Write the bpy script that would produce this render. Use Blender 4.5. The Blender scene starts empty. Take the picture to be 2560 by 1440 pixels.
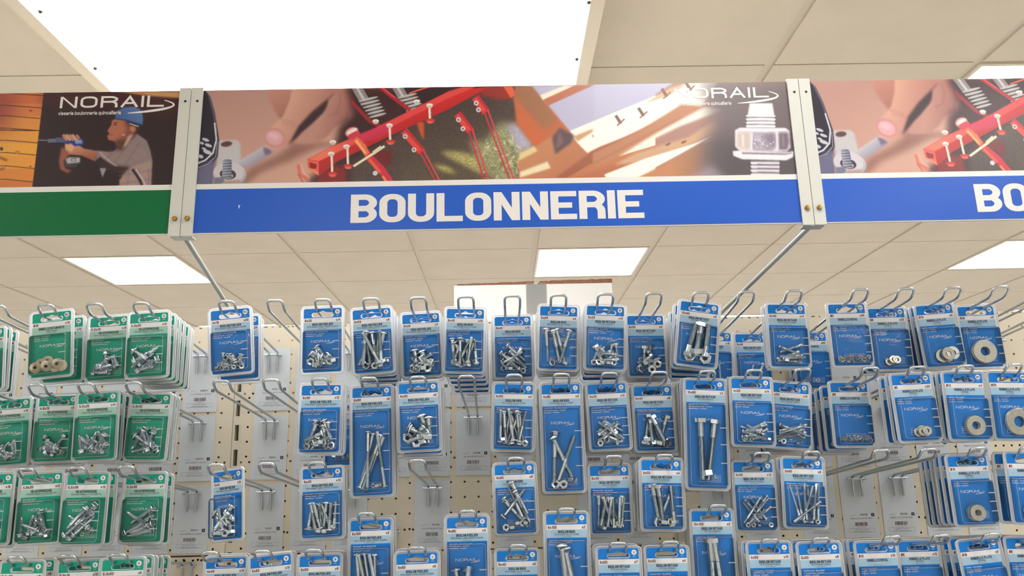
import bpy, math, random
import numpy as np
from mathutils import Vector, Matrix
from mathutils.geometry import tessellate_polygon

scene = bpy.context.scene
COL = scene.collection
random.seed(7)

# ------------------------------------------------------------------ camera
CZ = 1.60                       # eye height
F, PITCH, ROLL, YAW = 1969.3, 0.237485, -0.022413, 0.015204
def _rot():
    cw, sw = math.cos(YAW), math.sin(YAW)
    cp, sp = math.cos(PITCH), math.sin(PITCH)
    cr, sr = math.cos(ROLL), math.sin(ROLL)
    Rz = np.array([[cw, -sw, 0], [sw, cw, 0], [0, 0, 1]])
    Rx = np.array([[1, 0, 0], [0, cp, sp], [0, -sp, cp]])
    Ry = np.array([[cr, 0, sr], [0, 1, 0], [-sr, 0, cr]])
    return Ry @ Rx @ Rz
RM = _rot()
cam_d = bpy.data.cameras.new('camera')
cam_d.sensor_width = 36.0
cam_d.lens = F / 2560 * 36.0
cam_d.clip_start = 0.02
cam = bpy.data.objects.new('camera', cam_d)
COL.objects.link(cam)
m3 = Matrix((RM[0], RM[2], -RM[1])).transposed()
cam.matrix_world = Matrix.Translation((0, 0, CZ)) @ m3.to_4x4()
scene.camera = cam

def proj(x, y, z):
    """world point (z above eye) -> photo pixel"""
    c = RM @ np.array([x, y, z])
    return 1280 + F * c[0] / c[1], 720 - F * c[2] / c[1]
def ray(px, py):
    """photo pixel -> direction with y = 1"""
    d = RM.T @ np.array([(px - 1280) / F, 1.0, -(py - 720) / F])
    return d / d[1]

# ------------------------------------------------------------------ world, exposure
w = bpy.data.worlds.new('world')
scene.world = w
w.use_nodes = True
w.node_tree.nodes['Background'].inputs[0].default_value = (1, 0.97, 0.93, 1)
w.node_tree.nodes['Background'].inputs[1].default_value = 0.05
vs = scene.view_settings
vs.view_transform = 'Standard'
vs.look = 'None'
vs.gamma = 1
vs.use_curve_mapping = False
vs.exposure = 0.58
PANEL_LIGHT = 7.5
scene.cycles.max_bounces = 6
scene.cycles.transparent_max_bounces = 18
scene.cycles.caustics_reflective = False
scene.cycles.caustics_refractive = False
scene.cycles.sample_clamp_indirect = 6

# ------------------------------------------------------------------ materials
def lin(c):
    return tuple((v / 255 / 12.92) if v / 255 <= 0.04045 else ((v / 255 + 0.055) / 1.055) ** 2.4 for v in c)
def mat(name, rgb, rough=0.5, metal=0.0, spec=0.5, noise=0.0, nscale=40.0, bump=0.0, coat=0.0):
    m = bpy.data.materials.new(name)
    m.use_nodes = True
    nt = m.node_tree
    b = nt.nodes['Principled BSDF']
    c = lin(rgb)
    b.inputs['Base Color'].default_value = (*c, 1)
    b.inputs['Roughness'].default_value = rough
    b.inputs['Metallic'].default_value = metal
    b.inputs['Specular IOR Level'].default_value = spec
    b.inputs['Coat Weight'].default_value = coat
    if noise or bump:
        tc = nt.nodes.new('ShaderNodeTexCoord')
        n = nt.nodes.new('ShaderNodeTexNoise')
        n.inputs['Scale'].default_value = nscale
        n.inputs['Detail'].default_value = 4
        nt.links.new(tc.outputs['Object'], n.inputs['Vector'])
        if noise:
            r = nt.nodes.new('ShaderNodeValToRGB')
            r.color_ramp.elements[0].position = 0.3
            r.color_ramp.elements[1].position = 0.7
            r.color_ramp.elements[0].color = (*[v * (1 - noise) for v in c], 1)
            r.color_ramp.elements[1].color = (*[min(1, v * (1 + noise)) for v in c], 1)
            nt.links.new(n.outputs['Fac'], r.inputs['Fac'])
            nt.links.new(r.outputs['Color'], b.inputs['Base Color'])
        if bump:
            bp = nt.nodes.new('ShaderNodeBump')
            bp.inputs['Strength'].default_value = bump
            bp.inputs['Distance'].default_value = 0.001
            nt.links.new(n.outputs['Fac'], bp.inputs['Height'])
            nt.links.new(bp.outputs['Normal'], b.inputs['Normal'])
    return m
def clear_plastic(name, opacity, rgb=(238, 240, 242), rough=0.12, ior=1.45, film=0.0):
    """thin clear sheet: see-through, slight milky film, fresnel gloss"""
    m = bpy.data.materials.new(name)
    m.use_nodes = True
    nt = m.node_tree
    nt.nodes.clear()
    out = nt.nodes.new('ShaderNodeOutputMaterial')
    tr = nt.nodes.new('ShaderNodeBsdfTransparent')
    tr.inputs[0].default_value = (0.985, 0.99, 0.99, 1)
    d0 = nt.nodes.new('ShaderNodeBsdfDiffuse')
    d0.inputs[0].default_value = (*lin(rgb), 1)
    d1 = nt.nodes.new('ShaderNodeBsdfTranslucent')
    d1.inputs[0].default_value = (*lin(rgb), 1)
    di = nt.nodes.new('ShaderNodeMixShader')
    di.inputs[0].default_value = 0.4
    nt.links.new(d0.outputs[0], di.inputs[1]); nt.links.new(d1.outputs[0], di.inputs[2])
    gl = nt.nodes.new('ShaderNodeBsdfGlossy')
    gl.inputs['Roughness'].default_value = rough
    fr = nt.nodes.new('ShaderNodeFresnel')
    fr.inputs['IOR'].default_value = ior
    geo = nt.nodes.new('ShaderNodeTexCoord')
    no = nt.nodes.new('ShaderNodeTexNoise')
    no.inputs['Scale'].default_value = 55
    bp = nt.nodes.new('ShaderNodeBump')
    bp.inputs['Strength'].default_value = 0.25
    bp.inputs['Distance'].default_value = 0.002
    nt.links.new(geo.outputs['Object'], no.inputs['Vector'])
    nt.links.new(no.outputs['Fac'], bp.inputs['Height'])
    nt.links.new(bp.outputs['Normal'], gl.inputs['Normal'])
    m1 = nt.nodes.new('ShaderNodeMixShader')
    m1.inputs[0].default_value = opacity
    nt.links.new(tr.outputs[0], m1.inputs[1])
    nt.links.new(di.outputs[0], m1.inputs[2])
    m2 = nt.nodes.new('ShaderNodeMixShader')
    nt.links.new(fr.outputs[0], m2.inputs[0])
    nt.links.new(m1.outputs[0], m2.inputs[1])
    nt.links.new(gl.outputs[0], m2.inputs[2])
    nt.links.new(m2.outputs[0], out.inputs['Surface'])
    return m
def emitter(name, rgb, strength):
    m = bpy.data.materials.new(name)
    m.use_nodes = True
    b = m.node_tree.nodes['Principled BSDF']
    b.inputs['Base Color'].default_value = (0.8, 0.8, 0.8, 1)
    b.inputs['Emission Color'].default_value = (*rgb, 1)
    b.inputs['Emission Strength'].default_value = strength
    return m
MT = {
    'blue': mat('print_blue', (16, 124, 214), 0.35, spec=0.3),
    'lblue': mat('print_pale_blue', (164, 199, 224), 0.35),
    'green': mat('print_green', (26, 160, 134), 0.35, spec=0.3),
    'lgreen': mat('print_pale_green', (160, 204, 190), 0.35),
    'white': mat('print_white', (232, 231, 233), 0.4),
    'ink': mat('print_ink', (38, 42, 62), 0.4),
    'red': mat('print_red', (104, 30, 34), 0.4),
    'back': mat('card_back', (200, 200, 200), 0.6),
    'rim': clear_plastic('clear_plastic_rim', 0.80, rough=0.3, ior=1.3, rgb=(248, 250, 253)),
    'shell': clear_plastic('clear_plastic_blister', 0.012, rough=0.07, ior=1.28),
    'edge': clear_plastic('clear_plastic_edge', 0.74, rough=0.3, ior=1.3, rgb=(240, 243, 247)),
    'zinc': mat('zinc_steel', (200, 211, 219), 0.2, 1.0, noise=0.12, nscale=300),
    'zinc2': mat('zinc_washer', (190, 190, 182), 0.33, 1.0, noise=0.1, nscale=200),
    'chrome': mat('hook_steel', (186, 194, 198), 0.2, 1.0),
    'ivory': mat('ivory_washer', (196, 184, 158), 0.45),
    'rubber': mat('dark_bore', (60, 42, 36), 0.7),
    'paper': mat('label_paper', (205, 211, 216), 0.7, noise=0.02, nscale=20),
    'pink': mat('barcode_ink', (96, 74, 84), 0.6),
    'grey': mat('grey_ink', (120, 124, 132), 0.6),
    'black': mat('black_ink', (20, 16, 20), 0.6),
    'cream': mat('cream_metal', (214, 206, 188), 0.45, noise=0.02, nscale=5),
    'alu': mat('header_bracket', (206, 206, 198), 0.4, 0.0),
    'brass': mat('brass_bolt', (178, 140, 70), 0.3, 1.0),
    'rod': mat('support_rod', (176, 182, 180), 0.35, 0.6),
    'bblue': mat('header_blue', (30, 88, 190), 0.32, spec=0.35),
    'bgreen': mat('header_green', (0, 104, 58), 0.32, spec=0.3),
    'bwhite': mat('header_white', (226, 222, 218), 0.35),
    'tile': mat('ceiling_tile', (216, 206, 191), 0.85, noise=0.03, nscale=6, bump=0.15),
    'tbar': mat('ceiling_bar', (212, 202, 188), 0.6),
    'wall': mat('wall_paint', (236, 232, 222), 0.8, noise=0.02, nscale=2),
    'floor': mat('floor_tile', (214, 212, 208), 0.4, noise=0.03, nscale=3),
    'box': mat('white_cardboard', (182, 181, 180), 0.7, noise=0.02, nscale=12),
    'torn': mat('torn_cardboard', (110, 74, 56), 0.9, noise=0.25, nscale=80),
    'tape': clear_plastic('clear_tape', 0.10, rough=0.15),
    'hardboard': mat('hardboard_back', (190, 150, 122), 0.8),
    'dark': mat('dark_steel', (52, 44, 42), 0.6),
    'lamp': emitter('lamp_diffuser', (1.0, 0.995, 0.985), PANEL_LIGHT),
    'lamp2': emitter('large_lamp_diffuser', (1.0, 0.995, 0.985), 5.0),
    'frame': mat('lamp_frame', (222, 212, 196), 0.5),
}

# ------------------------------------------------------------------ mesh helpers
class M:
    def __init__(s):
        s.v, s.f, s.m, s.sm, s.mats = [], [], [], [], []
    def mi(s, k):
        if k not in s.mats:
            s.mats.append(k)
        return s.mats.index(k)
    def face(s, pts, k, smooth=False):
        b = len(s.v)
        s.v.extend(pts)
        s.f.append(tuple(range(b, b + len(pts))))
        s.m.append(s.mi(k)); s.sm.append(smooth)
    def add(s, verts, faces, k, smooth=False):
        b = len(s.v)
        s.v.extend([tuple(p) for p in verts])
        i = s.mi(k)
        for f in faces:
            s.f.append(tuple(b + j for j in f)); s.m.append(i); s.sm.append(smooth)
    def box(s, x0, x1, y0, y1, z0, z1, k):
        v = [(x, y, z) for x in (x0, x1) for y in (y0, y1) for z in (z0, z1)]
        s.add(v, [(0, 1, 3, 2), (4, 6, 7, 5), (0, 4, 5, 1), (2, 3, 7, 6), (0, 2, 6, 4), (1, 5, 7, 3)], k)
    def mesh(s, name):
        me = bpy.data.meshes.new(name)
        me.from_pydata(s.v, [], s.f)
        for k in s.mats:
            me.materials.append(MT[k])
        me.polygons.foreach_set('material_index', s.m)
        me.polygons.foreach_set('use_smooth', s.sm)
        me.update()
        return me
    def tube(s, pts, r, k, seg=8, cap=True):
        pts = [Vector(p) for p in pts]
        rs = r if isinstance(r, (list, tuple)) else [r] * len(pts)
        t0 = (pts[1] - pts[0]).normalized()
        n = t0.orthogonal().normalized()
        rings = []
        pt = t0
        for i, p in enumerate(pts):
            if i == 0: t = t0
            elif i == len(pts) - 1: t = (pts[-1] - pts[-2]).normalized()
            else: t = ((pts[i + 1] - p).normalized() + (p - pts[i - 1]).normalized()).normalized()
            n = (pt.rotation_difference(t) @ n)
            n = (n - t * n.dot(t)).normalized()
            b = t.cross(n)
            pt = t
            rings.append([p + (n * math.cos(2 * math.pi * j / seg) + b * math.sin(2 * math.pi * j / seg)) * rs[i] for j in range(seg)])
        v = [q for R in rings for q in R]
        f = []
        for i in range(len(rings) - 1):
            for j in range(seg):
                j2 = (j + 1) % seg
                f.append((i * seg + j, i * seg + j2, (i + 1) * seg + j2, (i + 1) * seg + j))
        s.add(v, f, k, True)
        if cap:
            s.face(list(reversed([tuple(q) for q in rings[0]])), k)
            s.face([tuple(q) for q in rings[-1]], k)
    def lathe(s, prof, k, seg=12, axis='z', smooth=True, org=(0, 0, 0), phase=0.0):
        """prof: list of (r, h)"""
        v, f = [], []
        for r, h in prof:
            for j in range(seg):
                a = 2 * math.pi * j / seg + phase
                p = (r * math.cos(a), r * math.sin(a), h)
                if axis == 'y': p = (p[0], p[2], p[1])
                v.append((p[0] + org[0], p[1] + org[1], p[2] + org[2]))
        for i in range(len(prof) - 1):
            for j in range(seg):
                j2 = (j + 1) % seg
                q = (i * seg + j, i * seg + j2, (i + 1) * seg + j2, (i + 1) * seg + j)
                f.append(q if axis == 'z' else q[::-1])
        s.add(v, f, k, smooth)
    def flat(s, pts2, y, k):
        """polygon in (x,z), facing -y"""
        a = sum(pts2[i][0] * pts2[(i + 1) % len(pts2)][1] - pts2[(i + 1) % len(pts2)][0] * pts2[i][1] for i in range(len(pts2)))
        if a < 0: pts2 = pts2[::-1]
        s.face([(p[0], y, p[1]) for p in pts2], k)
    def holed(s, outer, holes, y, k):
        loops = [[Vector((p[0], p[1], 0)) for p in l] for l in [outer] + holes]
        tri = tessellate_polygon(loops)
        allp = [p for l in [outer] + holes for p in l]
        fs = []
        for a, b, c in tri:
            A, B, C = allp[a], allp[b], allp[c]
            cr = (B[0] - A[0]) * (C[1] - A[1]) - (B[1] - A[1]) * (C[0] - A[0])
            if abs(cr) < 1e-14: continue
            fs.append((a, b, c) if cr > 0 else (a, c, b))
        s.add([(p[0], y, p[1]) for p in allp], fs, k)
    def wallloop(s, loop, y0, y1, k, smooth=False):
        n = len(loop)
        v = [(p[0], y0, p[1]) for p in loop] + [(p[0], y1, p[1]) for p in loop]
        s.add(v, [(i, (i + 1) % n, n + (i + 1) % n, n + i) for i in range(n)], k, smooth)

def rrect(x0, x1, z0, z1, r, n=4):
    o = []
    for cx, cz, a0 in ((x1 - r, z1 - r, 0), (x0 + r, z1 - r, 90), (x0 + r, z0 + r, 180), (x1 - r, z0 + r, 270)):
        for i in range(n + 1):
            a = math.radians(a0 + 90 * i / n)
            o.append((cx + r * math.cos(a), cz + r * math.sin(a)))
    return o
def smooth_path(pts, r, n=4):
    pts = [Vector(p) for p in pts]
    out = [pts[0]]
    for i in range(1, len(pts) - 1):
        a, b, c = pts[i - 1], pts[i], pts[i + 1]
        d1, d2 = (a - b), (c - b)
        q = min(r, d1.length * 0.49, d2.length * 0.49)
        p0, p2 = b + d1.normalized() * q, b + d2.normalized() * q
        for j in range(n + 1):
            t = j / n
            out.append(p0 * (1 - t) ** 2 + b * 2 * t * (1 - t) + p2 * t * t)
    out.append(pts[-1])
    return out
def obj(name, me, parent=None, loc=None, rot=None, **props):
    if isinstance(me, M): me = me.mesh(name)
    o = bpy.data.objects.new(name, me)
    COL.objects.link(o)
    if parent: o.parent = parent
    if loc: o.location = loc
    if rot: o.rotation_euler = rot
    for k, v in props.items(): o[k] = v
    return o
def empty(name, loc, rot=(0, 0, 0), **props):
    o = obj(name, None, None, loc, rot, **props)
    o.empty_display_size = 0.02
    return o

# ------------------------------------------------------------------ stroke lettering
G = {'A': '00 26 40|12 32', 'B': '00 06 36 45 44 33 03|33 42 41 30 00', 'C': '45 36 16 05 01 10 30 41',
     'D': '00 06 26 45 41 20 00', 'E': '46 06 00 40|03 33', 'F': '46 06 00|03 33', 'G': '45 36 16 05 01 10 30 41 43 23',
     'H': '00 06|40 46|03 43', 'I': '00 06', 'J': '46 41 30 10 01', 'K': '06 00|46 03 40', 'L': '06 00 40', 'M': '00 06 23 46 40',
     'N': '00 06 40 46', 'O': '10 01 05 16 36 45 41 30 10', 'P': '00 06 36 45 44 33 03', 'Q': '10 01 05 16 36 45 41 30 10|22 40',
     'R': '00 06 36 45 44 33 03|33 42 40', 'S': '45 36 16 05 04 13 33 42 41 30 10 01', 'T': '06 46|26 20', 'U': '06 01 10 30 41 46',
     'V': '06 20 46', 'W': '06 10 23 30 46', 'f': '20 25 36|04 34', 'X': '00 46|06 40', 'Y': '06 23 46|23 20', 'Z': '06 46 00 40',
     '0': '10 01 05 16 36 45 41 30 10', '1': '15 26 20', '2': '05 16 36 45 44 00 40', '3': '05 16 36 45 44 33 13|33 42 41 30 10 01',
     '4': '30 36 02 42', '5': '46 06 03 33 42 41 30 10 01', '6': '45 36 16 05 01 10 30 41 42 33 03', '7': '06 46 10',
     '8': '13 04 05 16 36 45 44 33 13 02 01 10 30 41 42 33', '9': '01 10 30 41 45 36 16 05 04 13 43',
     'Ø': '10 01 05 16 36 45 41 30 10|00 46', ',': '11 00', '.': '00 01', '-': '13 33', "'": '06 04', '!': '06 02|01 00',
     'a': '14 34 43 40 10 01 12 42', 'b': '06 00 30 41 43 34 04', 'c': '43 34 14 03 01 10 30 41', 'd': '46 40 10 01 03 14 44',
     'e': '02 42 43 34 14 03 01 10 40', 'g': '1b 3b 4a 44 14 03 01 10 40', 'h': '06 00|04 34 43 40', 'i': '04 00|05 06', 'l': '06 00',
     'k': '06 00|44 02 40', 'm': '00 04 44 40|24 20', 'n': '00 04 34 43 40', 'o': '10 01 03 14 34 43 41 30 10', 'p': '0b 04 34 43 41 30 00',
     'q': '4b 44 14 03 01 10 40', 'r': '00 04 24 33', 's': '43 34 14 03 12 32 41 30 10 01', 't': '16 11 20 30|04 34',
     'u': '04 01 10 40|44 40', 'v': '04 20 44', 'x': '00 44|04 40', 'z': '04 44 00 40', 'Ê': '46 06 00 40|03 33|17 28 37',
     'É': '46 06 00 40|03 33|17 38', 'é': '02 42 43 34 14 03 01 10 40|15 36'}
def _pv(c):
    return int(c) if c.isdigit() else -(ord(c) - 96)
_gc = {}
def glyph(ch, gx, w, rnd):
    key = (ch, gx, w, rnd)
    if key in _gc: return _gc[key]
    polys, mx = [], 0
    if ch == 'N':
        X, h = 4 * gx, w / 2
        _gc[key] = ([[(-h, -h), (h, -h), (h, 6 + h), (-h, 6 + h)], [(X - h, -h), (X + h, -h), (X + h, 6 + h), (X - h, 6 + h)],
                     [(-h, 6 + h), (h * 1.05, 6 + h), (X + h, -h), (X - h * 1.05, -h)]], X)
        return _gc[key]
    for st in G[ch].split('|'):
        pts = [(_pv(p[0]) * gx, float(_pv(p[1]))) for p in st.split()]
        mx = max(mx, max(p[0] for p in pts))
        closed = pts[0] == pts[-1] and len(pts) > 3
        if closed: pts = pts[:-1]
        n = len(pts)
        if rnd:
            q = []
            for i in range(n):
                if not closed and i in (0, n - 1): q.append(pts[i]); continue
                a, b, c = pts[i - 1], pts[i], pts[(i + 1) % n]
                d1 = (b[0] - a[0], b[1] - a[1]); d2 = (c[0] - b[0], c[1] - b[1])
                l1, l2 = math.hypot(*d1), math.hypot(*d2)
                cs = (d1[0] * d2[0] + d1[1] * d2[1]) / (l1 * l2)
                if cs < 0.5: q.append(b); continue
                r = min(0.48 * l1, 0.48 * l2)
                for t in (0, 0.33, 0.67, 1):
                    p0 = (b[0] - d1[0] / l1 * r, b[1] - d1[1] / l1 * r); p2 = (b[0] + d2[0] / l2 * r, b[1] + d2[1] / l2 * r)
                    q.append(tuple(p0[k] * (1 - t) ** 2 + 2 * t * (1 - t) * b[k] + p2[k] * t * t for k in (0, 1)))
            pts = q; n = len(pts)
        L, R = [], []
        for i in range(n):
            if closed: a, b, c = pts[i - 1], pts[i], pts[(i + 1) % n]
            else: a, b, c = pts[max(0, i - 1)], pts[i], pts[min(n - 1, i + 1)]
            def un(p, q):
                d = (q[0] - p[0], q[1] - p[1]); l = math.hypot(*d)
                return (d[0] / l, d[1] / l) if l > 1e-9 else None
            u1, u2 = un(a, b), un(b, c)
            if u1 is None: u1 = u2
            if u2 is None: u2 = u1
            nx, ny = -(u1[1] + u2[1]), (u1[0] + u2[0])
            l = math.hypot(nx, ny)
            if l < 1e-6: nx, ny, l = -u1[1], u1[0], 1
            nx, ny = nx / l, ny / l
            cs = max(0.38, nx * -u1[1] + ny * u1[0])
            h = w / 2 / cs
            ex = ey = 0
            if not closed and i == 0: ex, ey = -u2[0] * w / 2, -u2[1] * w / 2
            if not closed and i == n - 1: ex, ey = u1[0] * w / 2, u1[1] * w / 2
            L.append((b[0] + nx * h + ex, b[1] + ny * h + ey)); R.append((b[0] - nx * h + ex, b[1] - ny * h + ey))
        for i in range(n if closed else n - 1):
            j = (i + 1) % n
            polys.append([R[i], R[j], L[j], L[i]])
    _gc[key] = (polys, mx)
    return _gc[key]
def text_width(s, gx, w, gap):
    x = 0
    for ch in s:
        x += 2.6 * gx if ch == ' ' else glyph(ch, gx, w, False)[1] + w + gap
    return x - gap
def text(mb, s, x, z, h, k, y, w=1.0, gx=1.0, align='l', gap=0.7, sx=1.0, rnd=False, maxw=None):
    """lettering: x,z = baseline start (or centre/right), h = cap height"""
    sc = h / (6 + w)
    W = text_width(s, gx, w, gap) * sc * sx
    if maxw and W > maxw: sx *= maxw / W; W = maxw
    if align == 'c': x -= W / 2
    if align == 'r': x -= W
    cx = x + w / 2 * sc * sx
    for ch in s:
        if ch == ' ': cx += 2.6 * gx * sc * sx; continue
        P, mx = glyph(ch, gx, w, rnd)
        for n_, p in enumerate(P):
            mb.flat([(cx + q[0] * sc * sx, z + (q[1] + w / 2) * sc) for q in p], y - n_ * (6e-6 if rnd else 0), k)
        cx += (mx + w + gap) * sc * sx
    return W
def swoosh(mb, x0, x1, zt, zb, y, k, th):
    """tapering arc that sweeps under the word and curls up at its right end"""
    n = 16
    up, lo = [], []
    for i in range(n + 1):
        t = i / n
        a = math.pi * (0.5 - t * 0.98)
        px = x1 - (x1 - x0) * (0.5 + 0.5 * math.cos(math.pi * t)) if False else None
        # ellipse quarter and a bit: from left bottom to right then up
        ang = -math.pi / 2 + t * math.pi * 0.72
        rx = (x1 - x0) * (1.0 if ang < 0 else 1.0)
        X = x0 + (x1 - x0) * math.cos(ang) if ang > -math.pi / 2 else x0
        Z = (zt + zb) / 2 + (zt - zb) / 2 * math.sin(ang) * 1.0
        wd = th * math.sin(math.pi * min(1, t * 0.9 + 0.04)) ** 0.8
        up.append((X - wd * 0.6 * math.cos(ang), Z - wd * math.sin(ang)))
        lo.append((X, Z))
    for i in range(n):
        mb.flat([lo[i], lo[i + 1], up[i + 1], up[i]], y, k)
def logo(mb, x0, x1, z, k, y, w=0.75):
    """wordmark with its swoosh; x0..x1 letters, z baseline"""
    h = (x1 - x0) * 0.120
    gap = 1.5
    W0 = text_width('NORAIL', 1.7, w, gap) * h / (6 + w)
    text(mb, 'NORAIL', x0, z, h, k, y, w=w, gx=1.7, gap=gap, rnd=True, sx=(x1 - x0) / W0)
    L = x1 - x0
    swoosh(mb, x0 + L * 0.66, x1 + L * 0.105, z + h * 0.85, z - h * 0.55, y, k, h * 0.30)

# ------------------------------------------------------------------ room
H = 1.129 + CZ
def Zc(z): return z + CZ
X0G, Y0G = 0.1786, 3.8233
XA, XB, YA, YB = X0G - 9 * 0.6, X0G + 10 * 0.6, Y0G - 13 * 0.6, Y0G + 7 * 0.6
lights = [(i, j) for j in (-12, -6, 0, 6) for i in (-8, -4, 0, 4, 8)] + [(i, j) for j in (-9, -3, 3) for i in (-6, -2, 2, 6) if not (i == -2 and j == -3)]  # visible panels, their pattern carried on out of view to light the room
lights += [(2, -5), (2, -7), (-4, 3), (0, 3), (4, 3), (-2, 5), (2, 5)]  # unseen panels added to brighten the right side and the far ceiling
lights = [(i, j) for i, j in sorted(set(lights)) if -9 <= i < 10 and -13 <= j < 7]
BIG = {(-2, -4), (-1, -4), (-2, -5), (-1, -5), (-2, -3), (-1, -3)}
mb = M()
for i in range(-9, 10):
    for j in range(-13, 7):
        if (i, j) in lights: continue
        x, y = X0G + i * 0.6, Y0G + j * 0.6
        g = 0.013
        mb.box(x + g, x + 0.6 - g, y + 0.003, y + 0.6 - 0.003, H, H + 0.012, 'tile')
mb.box(XA, XB, YA, YB, H + 0.007, H + 0.02, 'tbar')
obj('ceiling', mb, kind='structure')
def room_box(name, a, k):
    q = M(); q.box(*a, k)
    return obj(name, q, kind='structure')
room_box('floor', (XA - .1, XB + .1, YA - .1, YB + .1, -0.1, 0), 'floor')
room_box('wall_left', (XA - .1, XA, YA, YB, 0, H + .1), 'wall')
room_box('wall_right', (XB, XB + .1, YA, YB, 0, H + .1), 'wall')
room_box('wall_back', (XA, XB, YB, YB + .1, 0, H + .1), 'wall')
room_box('wall_front', (XA, XB, YA - .1, YA, 0, H + .1), 'wall')

def light_mesh(w, d):
    f, p = M(), M()
    t = 0.012
    for a in ((0, w, 0, t), (0, w, d - t, d), (0, t, t, d - t), (w - t, w, t, d - t)):
        f.box(a[0], a[1], a[2], a[3], -0.002, 0.010, 'frame')
    p.box(t, w - t, t, d - t, 0.000, 0.006, 'lamp')
    return f.mesh('lamp_frame'), p.mesh('lamp_diffuser')
lf, lp = light_mesh(0.574, 0.574)
LBL = {(-4, 0): 'square lit ceiling panel at left, beyond the green header sign',
       (0, 0): 'square lit ceiling panel just above the white cardboard box',
       (4, 0): 'square lit ceiling panel at right under the right header sign',
       (2, -3): 'lit ceiling panel peeking over the top edge of the right header sign'}
for (i, j) in lights:
    lab = LBL.get((i, j), 'unseen square ceiling panel added outside the picture to light the room')
    pr = dict(label=lab, category='ceiling light')
    if (i, j) not in LBL: pr['group'] = 'added ceiling panels outside the picture'
    e = empty('ceiling_light', (X0G + i * 0.6 + 0.013, Y0G + j * 0.6 + 0.013, H + 0.001), **pr)
    obj('frame', lf, e); obj('diffuser', lp, e)
# the large fixture that hangs a little under the tiles
big = empty('large_ceiling_light', (0, 0, 0), label='very large bright rectangular light fixture hanging above the central header sign', category='ceiling light')
bx0, bx1, by0, by1, bz = -1.000, 0.231, 1.22, 2.44, Zc(0.968)
t = 0.030
q = M()
for a in ((bx0, bx1, by0, by0 + t), (bx0, bx1, by1 - t, by1), (bx0, bx0 + t, by0 + t, by1 - t), (bx1 - t, bx1, by0 + t, by1 - t)):
    q.box(*a, bz, bz + 0.03, 'frame')
q.box(bx0 + 0.01, bx1 - 0.01, by0 + 0.01, by1 - 0.01, bz + 0.03, H + 0.004, 'frame')
obj('housing', q, big)
q = M(); q.box(bx0 + t, bx1 - t, by0 + t, by1 - t, bz + 0.002, bz + 0.02, 'lamp2')
obj('diffuser', q, big)
q = M(); q.lathe([(0.0001, -0.0035), (0.003, -0.003), (0.0042, -0.0008), (0.0042, 0.004)], 'dark', 10)
scr = q.mesh('screw')
for px, py in ((101, 28), (238, 170), (1472, 5), (1442, 147)):
    d = ray(px, py); d = d * (0.9695 / d[2])
    obj('screw', scr, big, (d[0], d[1], bz + 0.0005))

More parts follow.
